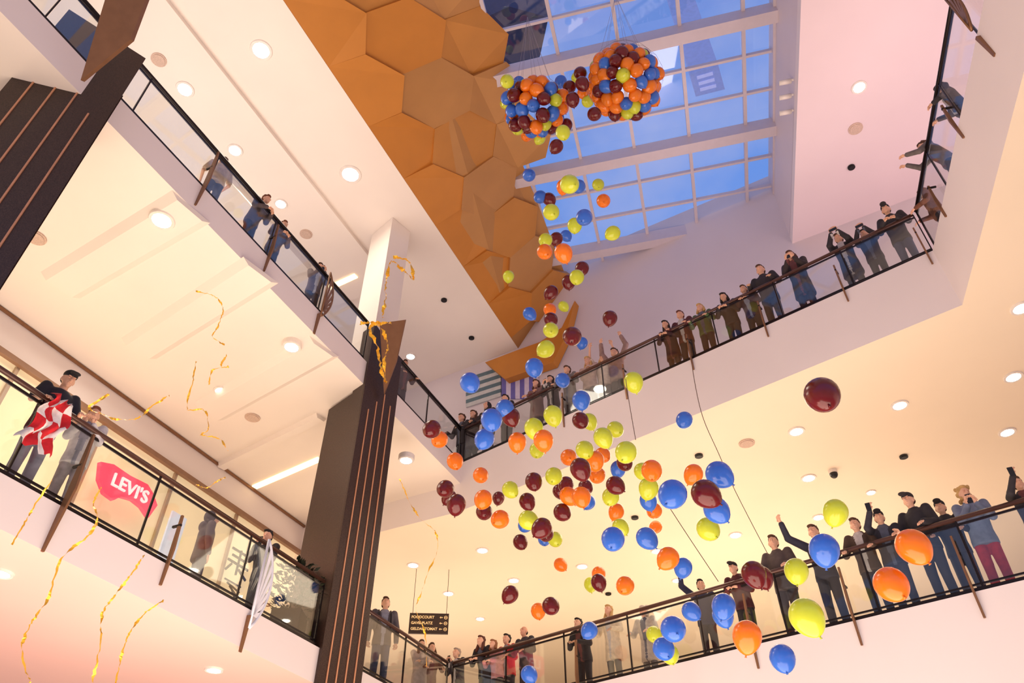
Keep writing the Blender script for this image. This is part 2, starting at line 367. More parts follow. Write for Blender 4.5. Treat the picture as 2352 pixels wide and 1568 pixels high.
for px,py,l in ((1330,1590,'leftmost fin on the lower far balustrade by the food court side'),(1735,1495,'slim fin under the maroon balloons on the lower far balustrade'),(1965,1430,'long slim fin below two orange balloons on the lower far balustrade'),(2240,1365,'slim fin near the right frame edge on the lower far balustrade')): fin('F1',px,py,l,sc=.75)
fin('R2',2205,300,'bronze fin on the upper right balustrade',sc=.55); fin('R2',2258,60,'bronze leaf shaped fin at top of upper right balustrade',True,sc=.75)
fin('R2',2165,480,'bronze fin near the corner of the upper right balustrade',sc=.5)
# ---------------------------------------------------------------- columns
def column(rect,zt,wingz,label,shaft,blade,nstripe,f0,f1,ztop):
    c=sum((Vector(p) for p in rect),Vector((0,0)))/4
    t=empty('column',v3(c,0),label,'column','dark granite columns')
    loc=[Vector(p)-c for p in rect]
    bm=bmesh.new(); prism(bm,loc,0,zt); obj('granite_cladding',bm,M_gran,t)
    a,b=Vector(f0)-c,Vector(f1)-c; d=(b-a); L=d.length; d.normalize(); n=Vector((d.y,-d.x))
    bk_=(Vector(rect[2])-Vector(rect[1])).normalized()*.4
    w=[a+n*.03,b+n*.03,b+bk_,a+bk_]
    bm=bmesh.new(); prism(bm,w,0,wingz); obj('front_wing',bm,M_gran,t)
    for k in range(nstripe):
        s=a+d*(L*(.2+.62*k/(nstripe-1)))+n*.035
        bm=bmesh.new(); bar(bm,v3(s,1.5),v3(s,ztop[k]),.022,.02,up=v3(n,0)); obj('inlay_stripe',bm,M_inlay,t)
    if shaft:
        bm=bmesh.new(); prism(bm,[p*.72+Vector((-.05,.3)) for p in loc],zt-.1,CEIL-.01); obj('white_shaft',bm,M_sofL,t)
    bm=bmesh.new(); pp=[at_t(*q)-v3(c,0) for q in blade]; nn=Vector((.1,.7,.65)).normalized()*.08
    vs=[bm.verts.new(p) for p in pp]; vb=[bm.verts.new(p+nn) for p in pp]; bm.faces.new(vs); bm.faces.new(vb[::-1])
    for q in range(len(pp)): bm.faces.new((vs[q],vs[(q+1)%len(pp)],vb[(q+1)%len(pp)],vb[q]))
    obj('bronze_blade',bm,M_bronze,t)
column([(-3.13,12.6),(-2.55,13.3),(-3.45,14.16),(-4.03,13.46)],11.43,[13.2,12.7,12.7,13.2],'dark granite column in the centre with copper stripes and white shaft above',True,
    [(872,742,16.5),(931,734,16.7),(910,830,16.4),(882,905,16.1)],4,(-3.13,12.6),(-2.55,13.3),[10.9,11.2,11.5,11.3])
column([(-7.12,5.61),(-5.78,6.02),(-6.58,6.70),(-7.92,6.29)],11.75,[13.6,12.8,12.8,13.6],'dark granite column at the upper left photo corner with copper stripes',False,
    [(250,-30,10.5),(345,-30,10.7),(300,90,10.5),(185,184,10.3)],4,(-7.12,5.61),(-5.78,6.02),[11.5,11.5,11.55,11.1])
# ---------------------------------------------------------------- ceiling fixtures
def disc(bm,r,z,seg=20,h=.02):
    bmesh.ops.create_cone(bm,cap_ends=True,segments=seg,radius1=r,radius2=r,depth=h,matrix=Matrix.Translation((0,0,z)))
bm=bmesh.new(); disc(bm,.13,-.012); bmesh.ops.recalc_face_normals(bm,faces=bm.faces[:])
for f in bm.faces: f.material_index=0 if f.normal.z<-.5 else 1
ML=bpy.data.meshes.new('lamp'); bm.to_mesh(ML); bm.free(); ML.materials.append(M_glow); ML.materials.append(M_trim)
bm=bmesh.new()
rg=[[bm.verts.new((r*math.cos(a*math.pi/12),r*math.sin(a*math.pi/12),z)) for a in range(24)] for r,z in ((.131,-.02),(.17,-.025),(.18,0),(.18,.11))]
for i in range(3):
    for k in range(24): bm.faces.new((rg[i][k],rg[i][(k+1)%24],rg[i+1][(k+1)%24],rg[i+1][k]))
MR=bpy.data.meshes.new('trim_ring'); bm.to_mesh(MR); bm.free(); MR.materials.append(M_trim)
DL=[(CEIL,'the top ceiling left of the gold cladding',[(600,115,1.4),(425,205,1.2),(805,400,1.6),(540,345,1.1),(645,468,1),(943,818,1),(1005,891,.8)]),
(11.5,'the soffit of the upper left gallery',[(372,505,1.2),(190,632,1.1),(365,777,1.05),(510,898,1.05),(670,796,1.05)]),
(10.7,'the upper right part of the yellow soffit',[(2345,707,1),(2327,865,1),(2313,992,1),(2066,930,1),(1829,990,1),(1857,1097,1),(1880,1187,.9),(2000,1130,.7)]),
(10.7,'the lower left part of the yellow soffit',[(933,1056,1),(1337,1300,1),(1180,1332,1),(1030,1362,1),(1108,1263,1),(949,1297,1),(1103,1420,.9),(1689,1228,1),(1508,1265,.9),(1555,1332,.9)]),
(CEIL,'the pink ceiling right of the skylight',[(1973,200,1)]),
(5.45,'the pink soffit at lower left',[(3,1315,.8),(492,1537,.8)])]
for z,reg,ls in DL:
    srt=sorted(ls)
    for i,(px,py,s) in enumerate(srt):
        n=len(srt)
        lab='round recessed downlight, '+('only one' if n==1 else ('leftmost' if i==0 else ('rightmost' if i==n-1 else ORD[i+1]+' from the left')))+' in '+reg
        zz=CEIL-STEP if (px,py) in ((540,345),(645,468),(425,205)) else z
        zz-=.1 if (px,py) in ((372,505),(670,796)) else 0
        t=empty('downlight',at_z(px,py,zz),lab,'downlight','recessed ceiling downlights'); t.scale=(s,s,1); 
        link('trim_ring',MR,t); link('lamp',ML,t)
def simple_disc(name,px,py,z,r,m,label,cat,grp,h=.05):
    bm=bmesh.new(); disc(bm,r,-h/2,24,h); disc(bm,r*.8,-h-.005,24,.012); o=obj(name,bm,m); o.location=at_z(px,py,z); tag(o,label,cat,grp)
for px,py,z,l in ((83,545,11.5,'grey round ceiling speaker at far left of the cream soffit'),(580,958,11.5,'grey round ceiling speaker in the cream soffit left of central column'),(365,137,CEIL-STEP,'round ceiling speaker in the top ceiling beside the left column'),(703,537,CEIL-STEP,'round ceiling speaker in the top ceiling above the upper left balustrade'),(1715,1017,10.7,'round ceiling speaker in the yellow soffit below the far fascia'),(1965,295,CEIL,'round ceiling speaker in the pink ceiling')):
    simple_disc('ceiling_speaker',px,py,z,.17,M_spk,l,'speaker','round ceiling speakers',.02)
for px,py,z,l in ((1020,688,CEIL,'upper small black ceiling spot left of the gold cladding tip'),(1083,775,CEIL,'lower small black ceiling spot left of the gold cladding tip'),(1605,1045,10.7,'small black ceiling spot left of the orange balloon in yellow soffit'),(2075,1047,10.7,'small black ceiling spot at right of the yellow soffit'),(1458,1187,10.7,'small black ceiling spot amid the balloon cloud'),(1397,1362,10.7,'small black ceiling spot low in the yellow soffit'),(1955,383,CEIL,'small black ceiling spot in the pink ceiling')):
    simple_disc('ceiling_spot',px,py,z,.09,M_black,l,'ceiling spot','small black ceiling spots',.04)
p=at_z(1912,1080,10.7); t=empty('security_camera',p,'dark dome security camera hanging from the yellow soffit','camera')
bm=bmesh.new(); disc(bm,.1,-.04,20,.08); obj('mount',bm,M_trim,t); bm=bmesh.new(); ell(bm,Vector((0,0,-.1)),(.09,.09,.1)); obj('dome',bm,M_black,t,True)
wr=v3(Vector((rd.y,-rd.x)),0)
for py,l in ((183,'topmost'),(217,'middle'),(253,'lowest')):
    p=at_plane(1822,py,v3(r0,0),wr); t=empty('wall_spotlight',p,'small white spotlight on the skylight well wall, %s of three'%l,'spotlight','well wall spotlights')
    bm=bmesh.new(); tube(bm,[Vector((0,0,0)),-wr*-.0+Vector((-.08,.02,0))],.03,8); obj('arm',bm,M_trim,t)
    bm=bmesh.new(); tube(bm,[Vector((-.05,.02,-.02)),Vector((-.32,.08,-.02))],.06,12); obj('lamp_head',bm,M_trim,t,True)
for pts,z,l in ((((585,1117),(735,1052)),11.5,'long glowing cove light in the soffit left of central column'),(((757,660),(818,632)),CEIL-STEP,'short glowing cove light beside the white column shaft')):
    a,b=[at_z(*q,z) for q in pts]; bm=bmesh.new(); bar(bm,a-Vector((0,0,.02)),b-Vector((0,0,.02)),.16,.04); o=obj('cove_light',bm,M_glow2); tag(o,l,'cove light')
for pts in (((510,1068),(738,955)),):
    a,b=[at_z(*q,11.5) for q in pts]; nt_+=1; struct('trim_%d'%nt_,softrib(a,b,.3,.1),M_sofL,'raised cream edge of the lit soffit recess','trim')
# ---------------------------------------------------------------- signs
def text_mesh(s,size,ext=.008,align='CENTER'):
    cu=bpy.data.curves.new('t','FONT'); cu.body=s; cu.size=size; cu.extrude=ext; cu.offset=.0025; cu.align_x=align; cu.align_y='CENTER'
    o=bpy.data.objects.new('t',cu); COL.objects.link(o); bpy.context.view_layer.update()
    me=bpy.data.meshes.new_from_object(o.evaluated_get(bpy.context.evaluated_depsgraph_get())); bpy.data.objects.remove(o); bpy.data.curves.remove(cu); me.materials.clear(); return me
c=at_t(985,1432,20); t=empty('direction_sign',c,'brown hanging sign with amber food court directions','sign')
t.rotation_euler=(0,0,math.radians(3))
bm=bmesh.new(); bar(bm,(-.52,0,0),(.52,0,0),.06,.54); obj('panel',bm,M_signb,t)
for k,s in enumerate(('FOODCOURT','GAVELPLATZ','GELDAUTOMAT')):
    me=text_mesh(s,.096,.003,align='LEFT'); o=link('lettering',me,t,M_amber); o.location=(-.47,-.034,.16-.155*k); o.rotation_euler=(math.pi/2,0,0)
    bm=bmesh.new(); tube(bm,[(.44+.04*math.cos(q*math.pi/6),-.034,.16-.155*k+.04*math.sin(q*math.pi/6)) for q in range(13)],.008,5); bar(bm,(.415,-.034,.16-.155*k),(.465,-.034,.16-.155*k),.01,.014)
    obj('pictogram',bm,M_amber,t)
    bm=bmesh.new(); bar(bm,(.28,-.034,.16-.155*k),(.36,-.034,.16-.155*k),.008,.016); bar(bm,(.285,-.034,.16-.155*k),(.31,-.034,.185-.155*k),.008,.016,up=Vector((0,1,0))); bar(bm,(.285,-.034,.16-.155*k),(.31,-.034,.135-.155*k),.008,.016,up=Vector((0,1,0))); obj('arrow_mark',bm,M_amber,t)
for x in (-.45,.45):
    bm=bmesh.new(); tube(bm,[(x,0,.26),(x,0,10.7-c.z)],.008,6); obj('hanger',bm,M_signb,t)
# red shop sign
spt=v3(BK0+nA*.5,0); 
red=[(232,1060),(262,1066),(300,1092),(340,1112),(352,1132),(362,1160),(342,1188),(326,1164),(306,1148),(278,1140),(262,1148),(240,1132),(228,1100)]
pp=[at_plane(x,y,spt,nA3) for x,y in red]; c=sum(pp,Vector())/len(pp)
t=empty('shop_sign',c,'glowing red bat wing shop sign with white lettering at lower left','sign')
bm=bmesh.new(); a=[bm.verts.new(p-c) for p in pp]; b=[bm.verts.new(p-c-nA3*.1) for p in pp]; bm.faces.new(a); bm.faces.new(b[::-1])
for k in range(len(a)): bm.faces.new((a[k],a[(k+1)%len(a)],b[(k+1)%len(a)],b[k]))
obj('panel',bm,M_red,t)
me=text_mesh("LEVI'S",.38,.02); o=link('lettering',me,t,M_wtext); Mx=Matrix((dA3,Vector((0,0,1)),nA3)).transposed().to_4x4(); Mx.translation=nA3*.03+Vector((0,0,.03)); o.matrix_local=Mx@Matrix.Rotation(math.radians(2),4,'Z')
c=at_plane(548,1292,v3(BK0+nA*.4,0),nA3); t=empty('glyph_sign',c,'black brushed character sign in the shop window behind the hooded person','sign')
for k,(x0,z0,x1,z1) in enumerate(((-.3,.25,.3,.25),(-.25,.1,.25,.1),(-.35,-.05,.35,-.05),(0,.3,0,-.3),(-.2,-.1,-.35,-.3),(.05,-.15,.35,-.3))):
    bm=bmesh.new(); bar(bm,dA3*x0+Vector((0,0,z0)),dA3*x1+Vector((0,0,z1)),.03,.05); obj('stroke',bm,M_black,t)
for k in range(4):
    bm=bmesh.new(); bar(bm,dA3*(-.3+.1*k)+Vector((0,0,-.5-.05*k)),dA3*(.25)+Vector((0,0,-.5-.13*k)),.03,.03); obj('stroke',bm,M_black,t)
# pale upright banner in the shop front
c=at_plane(398,1225,v3(BK0+nA*.45,0),nA3); t=empty('upright_banner',(c.x,c.y,L1),'tall pale blue lit banner standing in the lower left shop window','banner')
bm=bmesh.new(); bar(bm,Vector((0,0,.08)),Vector((0,0,3.6)),.42,.05,up=nA3); obj('panel',bm,mat('pale_blue_banner',(206,216,236),.4,estr=.4),t)
bm=bmesh.new(); bar(bm,Vector((0,0,0)),Vector((0,0,.08)),.5,.3,up=nA3); obj('base',bm,M_dark,t)
# planter
P=at_plane(684,1318,v3(S0-nA*.6,0),nA3); t=empty('potted_shrub',(P.x,P.y,L1),'dark leafy shrub in a planter beside the central column','plant')
bm=bmesh.new(); prism(bm,[Vector((a,b)) for a,b in ((-.25,-.25),(.25,-.25),(.25,.25),(-.25,.25))],0,.6); obj('planter',bm,M_dark,t)
bm=bmesh.new()
for k in range(420):
    an=random.uniform(0,6.28); r=random.uniform(.1,.5)*1; h=random.uniform(.55,1.5); r*=max(.15,1-.5*abs(h-1)/.5)
    p=Vector((r*math.cos(an),r*math.sin(an),h)); d=Vector((math.cos(an),math.sin(an),random.uniform(-.3,1))).normalized(); s=d.cross(Vector((random.uniform(-1,1),random.uniform(-1,1),1))).normalized()*.03
    bm.faces.new([bm.verts.new(q) for q in (p,p+d*.06+s,p+d*.14,p+d*.06-s)])
obj('foliage',bm,mat('dark_green_leaf',(38,44,26),.5,var=.4,scale=9),t)
# ---------------------------------------------------------------- balloons
prof=[]
for k in range(15):
    th=math.pi*k/14; z=math.cos(th); r=math.sin(th)
    if z<0: r*=(1-.16*z*z); z*=1.28
    else: z*=1.04
    prof.append((r,z))
bm=bmesh.new(); seg=22; rings=[]
for r,z in prof:
    rings.append([bm.verts.new((max(r,.02)*math.cos(2*math.pi*k/seg),max(r,.02)*math.sin(2*math.pi*k/seg),z)) for k in range(seg)])
for i in range(len(rings)-1):
    for k in range(seg): bm.faces.new((rings[i][k],rings[i][(k+1)%seg],rings[i+1][(k+1)%seg],rings[i+1][k]))
bm.faces.new(rings[0]); bm.faces.new(rings[-1][::-1]); bmesh.ops.recalc_face_normals(bm,faces=bm.faces[:])
for f in bm.faces: f.smooth=True
MB=bpy.data.meshes.new('balloon'); bm.to_mesh(MB); bm.free(); MB.materials.append(None)
bm=bmesh.new(); tube(bm,[(0,0,-1.22),(0,0,-1.3),(0,0,-1.36),(0,0,-1.42)],[.05,.07,.04,.10],10)
for f in bm.faces: f.smooth=True
MK=bpy.data.meshes.new('knot'); bm.to_mesh(MK); bm.free(); MK.materials.append(None)
BC={'B':('blue',(64,124,228)),'Y':('lime yellow',(222,232,66)),'O':('orange',(255,138,28)),'M':('maroon',(112,22,26))}
BM={k:balloonmat(v[0].replace(' ','_')+'_latex',v[1]) for k,v in BC.items()}
def setm(o,m,i=0):
    o.material_slots[i].link='OBJECT'; o.material_slots[i].material=m
def balloon(P,r,c,label,group,tilt=None):
    o=link('balloon',MB); setm(o,BM[c]); o.location=P; o.scale=(r,r,r)
    o.rotation_euler=tilt or (random.uniform(-.7,.7),random.uniform(-.7,.7),random.uniform(0,6.28))
    k=link('knot',MK,o); setm(k,BM[c]); tag(o,label,'balloon',group)
BL="""1215,402,30,B 1308,423,44,Y 1294,428,32,O 1329,428,32,B 1374,424,28,Y 1386,461,32,O 1241,452,30,B 1261,457,30,M 1266,487,38,Y 1342,499,38,B 1320,517,34,Y 1408,535,34,Y 1253,551,32,Y 1278,548,30,M 1300,541,26,B 1251,578,36,O 1294,580,42,O 1168,634,26,Y 1337,616,32,M 1325,636,34,Y 1306,647,32,M 1266,671,32,M 1294,703,24,Y 1216,720,30,B 1263,711,30,O 1265,733,32,M 1401,730,34,M 1265,758,36,Y 1314,772,44,M 1337,787,26,B 1254,801,40,Y 1227,843,42,B 1079,878,46,B 1292,873,34,B 1455,876,44,Y 1335,918,42,B 1160,938,42,B 1173,956,42,M 1129,963,50,B 1270,953,44,Y 1333,965,38,M 1353,967,36,Y 1572,964,38,B 1226,982,44,Y 1413,986,38,Y 1472,1001,24,Y 992,985,42,M 1010,1009,38,O 1113,1007,46,B 1188,1014,42,O 1248,1010,46,O 1385,1004,44,Y 1234,1033,36,Y 1343,1033,42,Y 1438,1038,50,Y 1306,1050,38,O 1384,1045,36,O 1367,1057,42,O 1045,1058,38,O 1435,1062,38,M 1420,1076,36,B 1333,1076,48,M 1476,1082,40,Y 1497,1080,48,O 1372,1091,38,O 1104,1091,36,O 1272,1093,40,Y 1226,1105,40,M 1300,1112,36,M 1285,1128,32,M 1023,1122,40,M 1032,1142,34,M 1048,1157,44,M 1172,1124,38,Y 1145,1143,28,M 1110,1146,42,O 1413,1114,42,M 1593,1088,44,O 1651,1089,60,B 1345,1118,34,M 1305,1138,40,O 1335,1140,44,O 1352,1153,32,B 1403,1140,40,Y 1490,1120,46,Y 1545,1134,66,B 1489,1149,40,B 1620,1133,64,M 1645,1170,58,B 1211,1151,38,M 1112,1175,38,M 1149,1192,42,O 1291,1176,40,M 1416,1174,36,O 1503,1172,36,O 1213,1194,44,Y 1207,1205,34,B 1245,1212,46,M 1254,1225,36,M 1506,1209,30,O 1425,1210,38,Y 1427,1217,30,B 1626,1214,52,Y 1408,1237,54,B 1485,1235,48,B 1275,1238,34,Y 1250,1237,30,B 1195,1244,34,M 1535,1281,50,O 1287,1296,30,O 1569,1302,42,B 1375,1317,32,O 1375,1336,36,M 1356,1341,30,Y 1436,1344,42,O 1172,1364,38,M 1265,1391,40,M 1236,1402,34,O 1354,1447,38,B 1587,1403,42,B 1662,1391,54,B 1660,1412,48,B 1546,1444,58,B 1502,1456,36,Y 1524,1489,50,B 1538,1501,42,Y 1716,1460,66,O 1215,1548,38,B 1797,1510,58,B 1852,1415,78,Y 1829,1310,54,Y 1731,1317,56,M 1752,1325,46,M 1893,1261,68,B 1919,1175,56,Y 2097,1254,76,O 2046,1341,76,O 1888,906,80,M 2350,1370,40,B"""
bl=[]
for s in BL.split():
    x,y,d,c=s.split(','); bl.append((int(x),int(y),int(d),c))
def region(x,y):
    if y<600: return 'against the skylight under the nets'
    if y<815: return 'in the thin stream beside gold cladding'
    if y<1000: return 'by the upper galleries\' left corner' if x<1200 else ('before the upper far gallery' if x<1500 else 'right of the stream below the upper far balustrade')
    if y<1150: return "on the cloud's upper left edge" if x<1200 else ("in the cloud's crowded upper middle" if x<1380 else "on the cloud's upper right side")
    if y<1280: return "on the cloud's lower left edge" if x<1240 else ("in the cloud's lower middle" if x<1450 else "on the cloud's lower right side")
    return 'low before left part of lower far balustrade' if x<1450 else ('low before middle of lower far balustrade' if x<1780 else 'near right end of lower far balustrade')
cnt={}
for b_ in bl: cnt.setdefault((region(b_[0],b_[1]),b_[3]),[]).append(b_)
for (rg_,c),ls in cnt.items():
    ls.sort(key=lambda q:(q[1],q[0])); n=len(ls)
    for i,(x,y,d,c) in enumerate(ls):
        nm=BC[c][0]
        if n==1: lab='only %s balloon falling %s'%(nm,rg_)
        else: lab='%s of %s %s balloons %s'%('highest' if i==0 else ('lowest' if i==n-1 else ORD[i+1]+' highest'),NUM[n],nm,rg_)
        r=.135 if d<60 else .145
        balloon(at_t(x,y,F*2*r/d),r,c,lab,'falling %s balloons'%nm)
def bunch(cx,cy,t,rad,n,side,extra,wts='BYOOMMBY',jit=(.93,1.06)):
    C=at_t(cx,cy,t); vd=ray(cx,cy).normalized()
    for k in range(n):
        zz=1-2*(k+.5)/n; ph=k*2.39996; q=math.sqrt(1-zz*zz)
        u=Vector((q*math.cos(ph),q*math.sin(ph),zz)); c=random.choice(wts); rr=random.uniform(*jit)
        if u.dot(vd)>.6: continue
        nm=BC[c][0]
        balloon(C+Vector((u.x*rad[0],u.y*rad[1],u.z*rad[2]))*rr,random.uniform(.125,.145),c,'%s balloon packed in the %s'%(nm,side),'%s balloons in the %s'%(nm,side))
    for x,y,d,c in extra:
        nm=BC[c][0]; balloon(at_t(x,y,F*.27/d),.135,c,'%s balloon packed in the %s'%(nm,side),'%s balloons in the %s'%(nm,side))
    return C
CR=bunch(1435,190,15.3,(.64,.64,.62),96,'big round netted bunch under the skylight',[],'OOOOMMBYBO')
CL=bunch(1230,245,15.3,(.54,.54,.52),54,'smaller ragged netted bunch left of the round one',
  [(1333,168,30,'M'),(1337,192,32,'M'),(1308,200,30,'M'),(1288,187,28,'B'),(1315,228,32,'M'),(1350,233,28,'Y'),(1365,262,32,'M'),(1300,287,30,'M'),(1293,304,34,'Y'),(1278,336,32,'M'),(1165,187,32,'Y'),(1162,238,26,'Y'),(1192,189,28,'B'),(1207,197,30,'Y'),(1340,212,28,'O'),(1325,178,26,'Y'),(1180,205,26,'M'),(1172,268,26,'O'),(1210,312,26,'O'),(1240,318,26,'Y')],'MOOBYYOMB',(.82,1.12))
bm=bmesh.new(); top=v3((CR.x+.2,CR.y+.1),SKY-.3)
for k in range(8):
    a=k*math.pi/4; tube(bm,[CR+Vector((.78*math.cos(a),.78*math.sin(a),.1)),CR+Vector((.5*math.cos(a),.5*math.sin(a),.75)),top],.003,4)
for h,r in ((.1,.79),(.45,.68),(.8,.5)):
    tube(bm,[CR+Vector((r*math.cos(k*math.pi/8),r*math.sin(k*math.pi/8),h)) for k in range(17)],.003,4)
tag(obj('balloon_net',bm,mat('grey_net_cord',(150,140,150),.6)),'loose grey net strung from skylight around the big round bunch','net')
bm=bmesh.new(); top=v3((CL.x-.1,CL.y+.3),SKY-.3)
for k in range(8):
    a=k*math.pi/4; tube(bm,[CL+Vector((.66*math.cos(a),.66*math.sin(a),0)),CL+Vector((.4*math.cos(a),.4*math.sin(a),.62)),top],.003,4)
tag(obj('balloon_net',bm,MC['grey_net_cord']),'torn grey net strung from skylight around the ragged bunch','net')
# ---------------------------------------------------------------- streamers and ropes
def smoothpath(pts,n=6):
    out=[];P=[pts[0]]+pts+[pts[-1]]
    for i in range(1,len(P)-2):
        for k in range(n):
            t=k/n; a,b,c,d=P[i-1],P[i],P[i+1],P[i+2]
            out.append(.5*((2*b)+(c-a)*t+(2*a-5*b+4*c-d)*t*t+(3*b-a-3*c+d)*t*t*t))
    out.append(P[-2]); return out
def streamer(px,t,label,w=.03):
    w*=.42
    path=smoothpath([at_t(x,y,t+random.uniform(-.15,.15)) for x,y in px],12)
    path=[p+Vector((random.uniform(-1,1),random.uniform(-1,1),random.uniform(-1,1)))*w*.5 for p in path]
    bm=bmesh.new(); prev=None
    for i,p in enumerate(path):
        d=(path[min(i+1,len(path)-1)]-path[max(i-1,0)]).normalized(); a=i*.16+.8*math.sin(i*.33)
        u=d.cross(Vector((.2,1,.3))).normalized(); v=d.cross(u)
        s=(u*math.cos(a)+v*math.sin(a))*w
        r=(bm.verts.new(p-s),bm.verts.new(p+s))
        if prev: bm.faces.new((prev[0],prev[1],r[1],r[0]))
        prev=r
    tag(obj('streamer',bm,M_goldf),label,'streamer','gold foil streamers')
streamer([(905,590),(938,600),(950,640),(928,622),(900,600),(888,640),(885,690),(878,730)],15.4,'gold streamer snagged on the white column shaft',.09)
streamer([(828,742),(868,745),(890,790),(882,830),(886,876),(876,850),(868,800),(850,750),(900,740)],15.2,'gold streamer tangled on the top of the central column',.09)
streamer([(450,668),(495,682),(512,712),(500,750),(488,772),(516,792)],9,'gold streamer falling highest in front of the cream soffit',.026)
streamer([(520,815),(508,840),(525,842),(488,850),(480,882)],8,'short gold streamer falling in the middle of cream soffit',.026)
streamer([(450,830),(442,880),(430,938),(470,942),(478,985),(462,998),(505,1008),(522,1035)],8,'long curly gold streamer falling left of central column',.026)
streamer([(390,908),(350,932),(320,958),(270,963),(235,950),(205,935),(250,905),(215,930)],7.8,'gold streamer trailing from the hands of person in pale jacket',.03)
streamer([(225,1200),(200,1232),(140,1285),(112,1370),(72,1430),(50,1490),(70,1570)],6,'leftmost gold streamer hanging below the lower left balustrade',.03)
streamer([(330,1275),(300,1320),(262,1370),(235,1410),(230,1480),(212,1570)],6,'middle gold streamer hanging below the lower left balustrade',.028)
streamer([(375,1378),(330,1410),(300,1450),(280,1500),(266,1570)],6,'third gold streamer hanging below the lower left balustrade',.028)
streamer([(120,1100),(80,1160),(60,1195),(28,1250)],6.5,'short gold streamer below the chequered flag',.022)
streamer([(450,1112),(475,1120),(500,1104),(518,1096)],8,'tiny gold streamer scrap above the hooded person',.02)
streamer([(232,1120),(215,1155),(224,1190),(205,1225)],7,'gold streamer falling before the left end of the red sign',.022)
streamer([(918,1100),(940,1150),(965,1190),(1000,1222),(1004,1265),(985,1310),(968,1360),(955,1400),(975,1450),(980,1530)],9,'long gold streamer falling right of the central column',.028)
for pts,t,l in (([(1583,790),(1596,880),(1615,960),(1650,1040),(1690,1130),(1765,1275)],10,'long thin dark rope hanging before the far fascia'),([(1437,870),(1446,930),(1460,1010)],10,'short thin dark rope hanging below lime balloon'),([(1528,1150),(1580,1230),(1650,1335)],9.5,'thin dark rope hanging among the lower balloons')):
    bm=bmesh.new(); tube(bm,smoothpath([at_t(x,y,t) for x,y in pts],5),.005,5); tag(obj('rope',bm,mat('dark_rope',(80,58,50),.8)),l,'rope')
# ---------------------------------------------------------------- people
def remesh(bm,vox,smooth=4):
    me=bpy.data.meshes.new('r'); bmesh.ops.recalc_face_normals(bm,faces=bm.faces[:]); bm.to_mesh(me); bm.free()
    o=bpy.data.objects.new('r',me); COL.objects.link(o)
    m=o.modifiers.new('r','REMESH'); m.mode='VOXEL'; m.voxel_size=vox
    s=o.modifiers.new('s','SMOOTH'); s.factor=.5; s.iterations=smooth
    bpy.context.view_layer.update()
    out=bpy.data.meshes.new_from_object(o.evaluated_get(bpy.context.evaluated_depsgraph_get()))
    bpy.data.objects.remove(o); bpy.data.meshes.remove(me)
    for p in out.polygons: p.use_smooth=True
    return out
def loft(bm,rows,T=Matrix(),seg=20):
    rings=[]
    for z,rx_,ry_,yo in rows:
        M=T if z>.95 else Matrix()
        rings.append([bm.verts.new(M@Vector((rx_*math.cos(2*math.pi*k/seg),yo+ry_*math.sin(2*math.pi*k/seg),z))) for k in range(seg)])
    for i in range(len(rings)-1):
        for k in range(seg): bm.faces.new((rings[i][k],rings[i][(k+1)%seg],rings[i+1][(k+1)%seg],rings[i+1][k]))
    bm.faces.new(rings[0][::-1]); bm.faces.new(rings[-1])
POSE={ # lean, right hand, left hand, hand dir
'rail':(16,(.12,.40,1.13),(-.10,.38,1.13),(-.7,.4,0)),
'rest':(6,(.22,.36,1.10),(-.20,.36,1.10),(0,.8,-.5)),
'phone':(2,(.065,.34,1.54),(-.065,.34,1.54),(0,.25,1)),
'phone_low':(8,(.05,.33,1.32),(-.07,.33,1.32),(0,.4,1)),
'phone_one':(4,(.10,.40,1.60),(-.20,.36,1.10),(0,.25,1)),
'side':(0,(.27,.06,.86),(-.27,.06,.86),(0,.15,-1)),
'point':(4,(.40,.32,1.80),(-.20,.36,1.10),(.2,.5,1)),
'raise':(2,(.26,.14,1.95),(-.26,.12,1.93),(0,.1,1)),
'reach':(20,(.16,.64,1.44),(-.2,.60,1.34),(0,1,.15)),
'fold':(0,(-.08,.24,1.2),(.08,.26,1.16),(-.8,.3,0)),
}
def ik(Sh,W,pole,a=.30,b=.27):
    d=W-Sh; L=min(d.length,a+b-.01); d.normalize(); W=Sh+d*L
    x=(a*a-b*b+L*L)/(2*L); h=math.sqrt(max(0,a*a-x*x)); pp=(pole-d*pole.dot(d)).normalized()
    return Sh+d*x+pp*h,W
PC={}
def posedata(pose,pitch,yaw):
    k=(pose,pitch,yaw)
    if k in PC: return PC[k]
    lean,rh,lh,hd=POSE[pose]
    T=Matrix.Translation((0,0,.95))@Matrix.Rotation(-math.radians(lean),4,'X')@Matrix.Translation((0,0,-.95))
    sh={1:T@Vector((.185,0,1.42)),-1:T@Vector((-.185,0,1.42))}
    arms={}
    for s,h in ((1,rh),(-1,lh)):
        pole=Vector((s*.5,-.25,-1)) if h[2]<1.75 else Vector((s*1,-.1,0))
        E,W=ik(sh[s],Vector(h),pole); arms[s]=(sh[s],E,W)
    H=T@Matrix.Translation((0,.02,1.615))@Matrix.Rotation(math.radians(lean*.7+pitch),4,'X')@Matrix.Rotation(math.radians(yaw),4,'Z')
    hips={1:Vector((.085,0,.93)),-1:Vector((-.085,0,.93))}
    legs={s:(hips[s],Vector((s*.092,.02,.50)),Vector((s*.10,-.02,.09))) for s in (1,-1)}
    PC[k]=dict(T=T,arms=arms,H=H,legs=legs,hd=Vector(hd)); return PC[k]
BODY={}
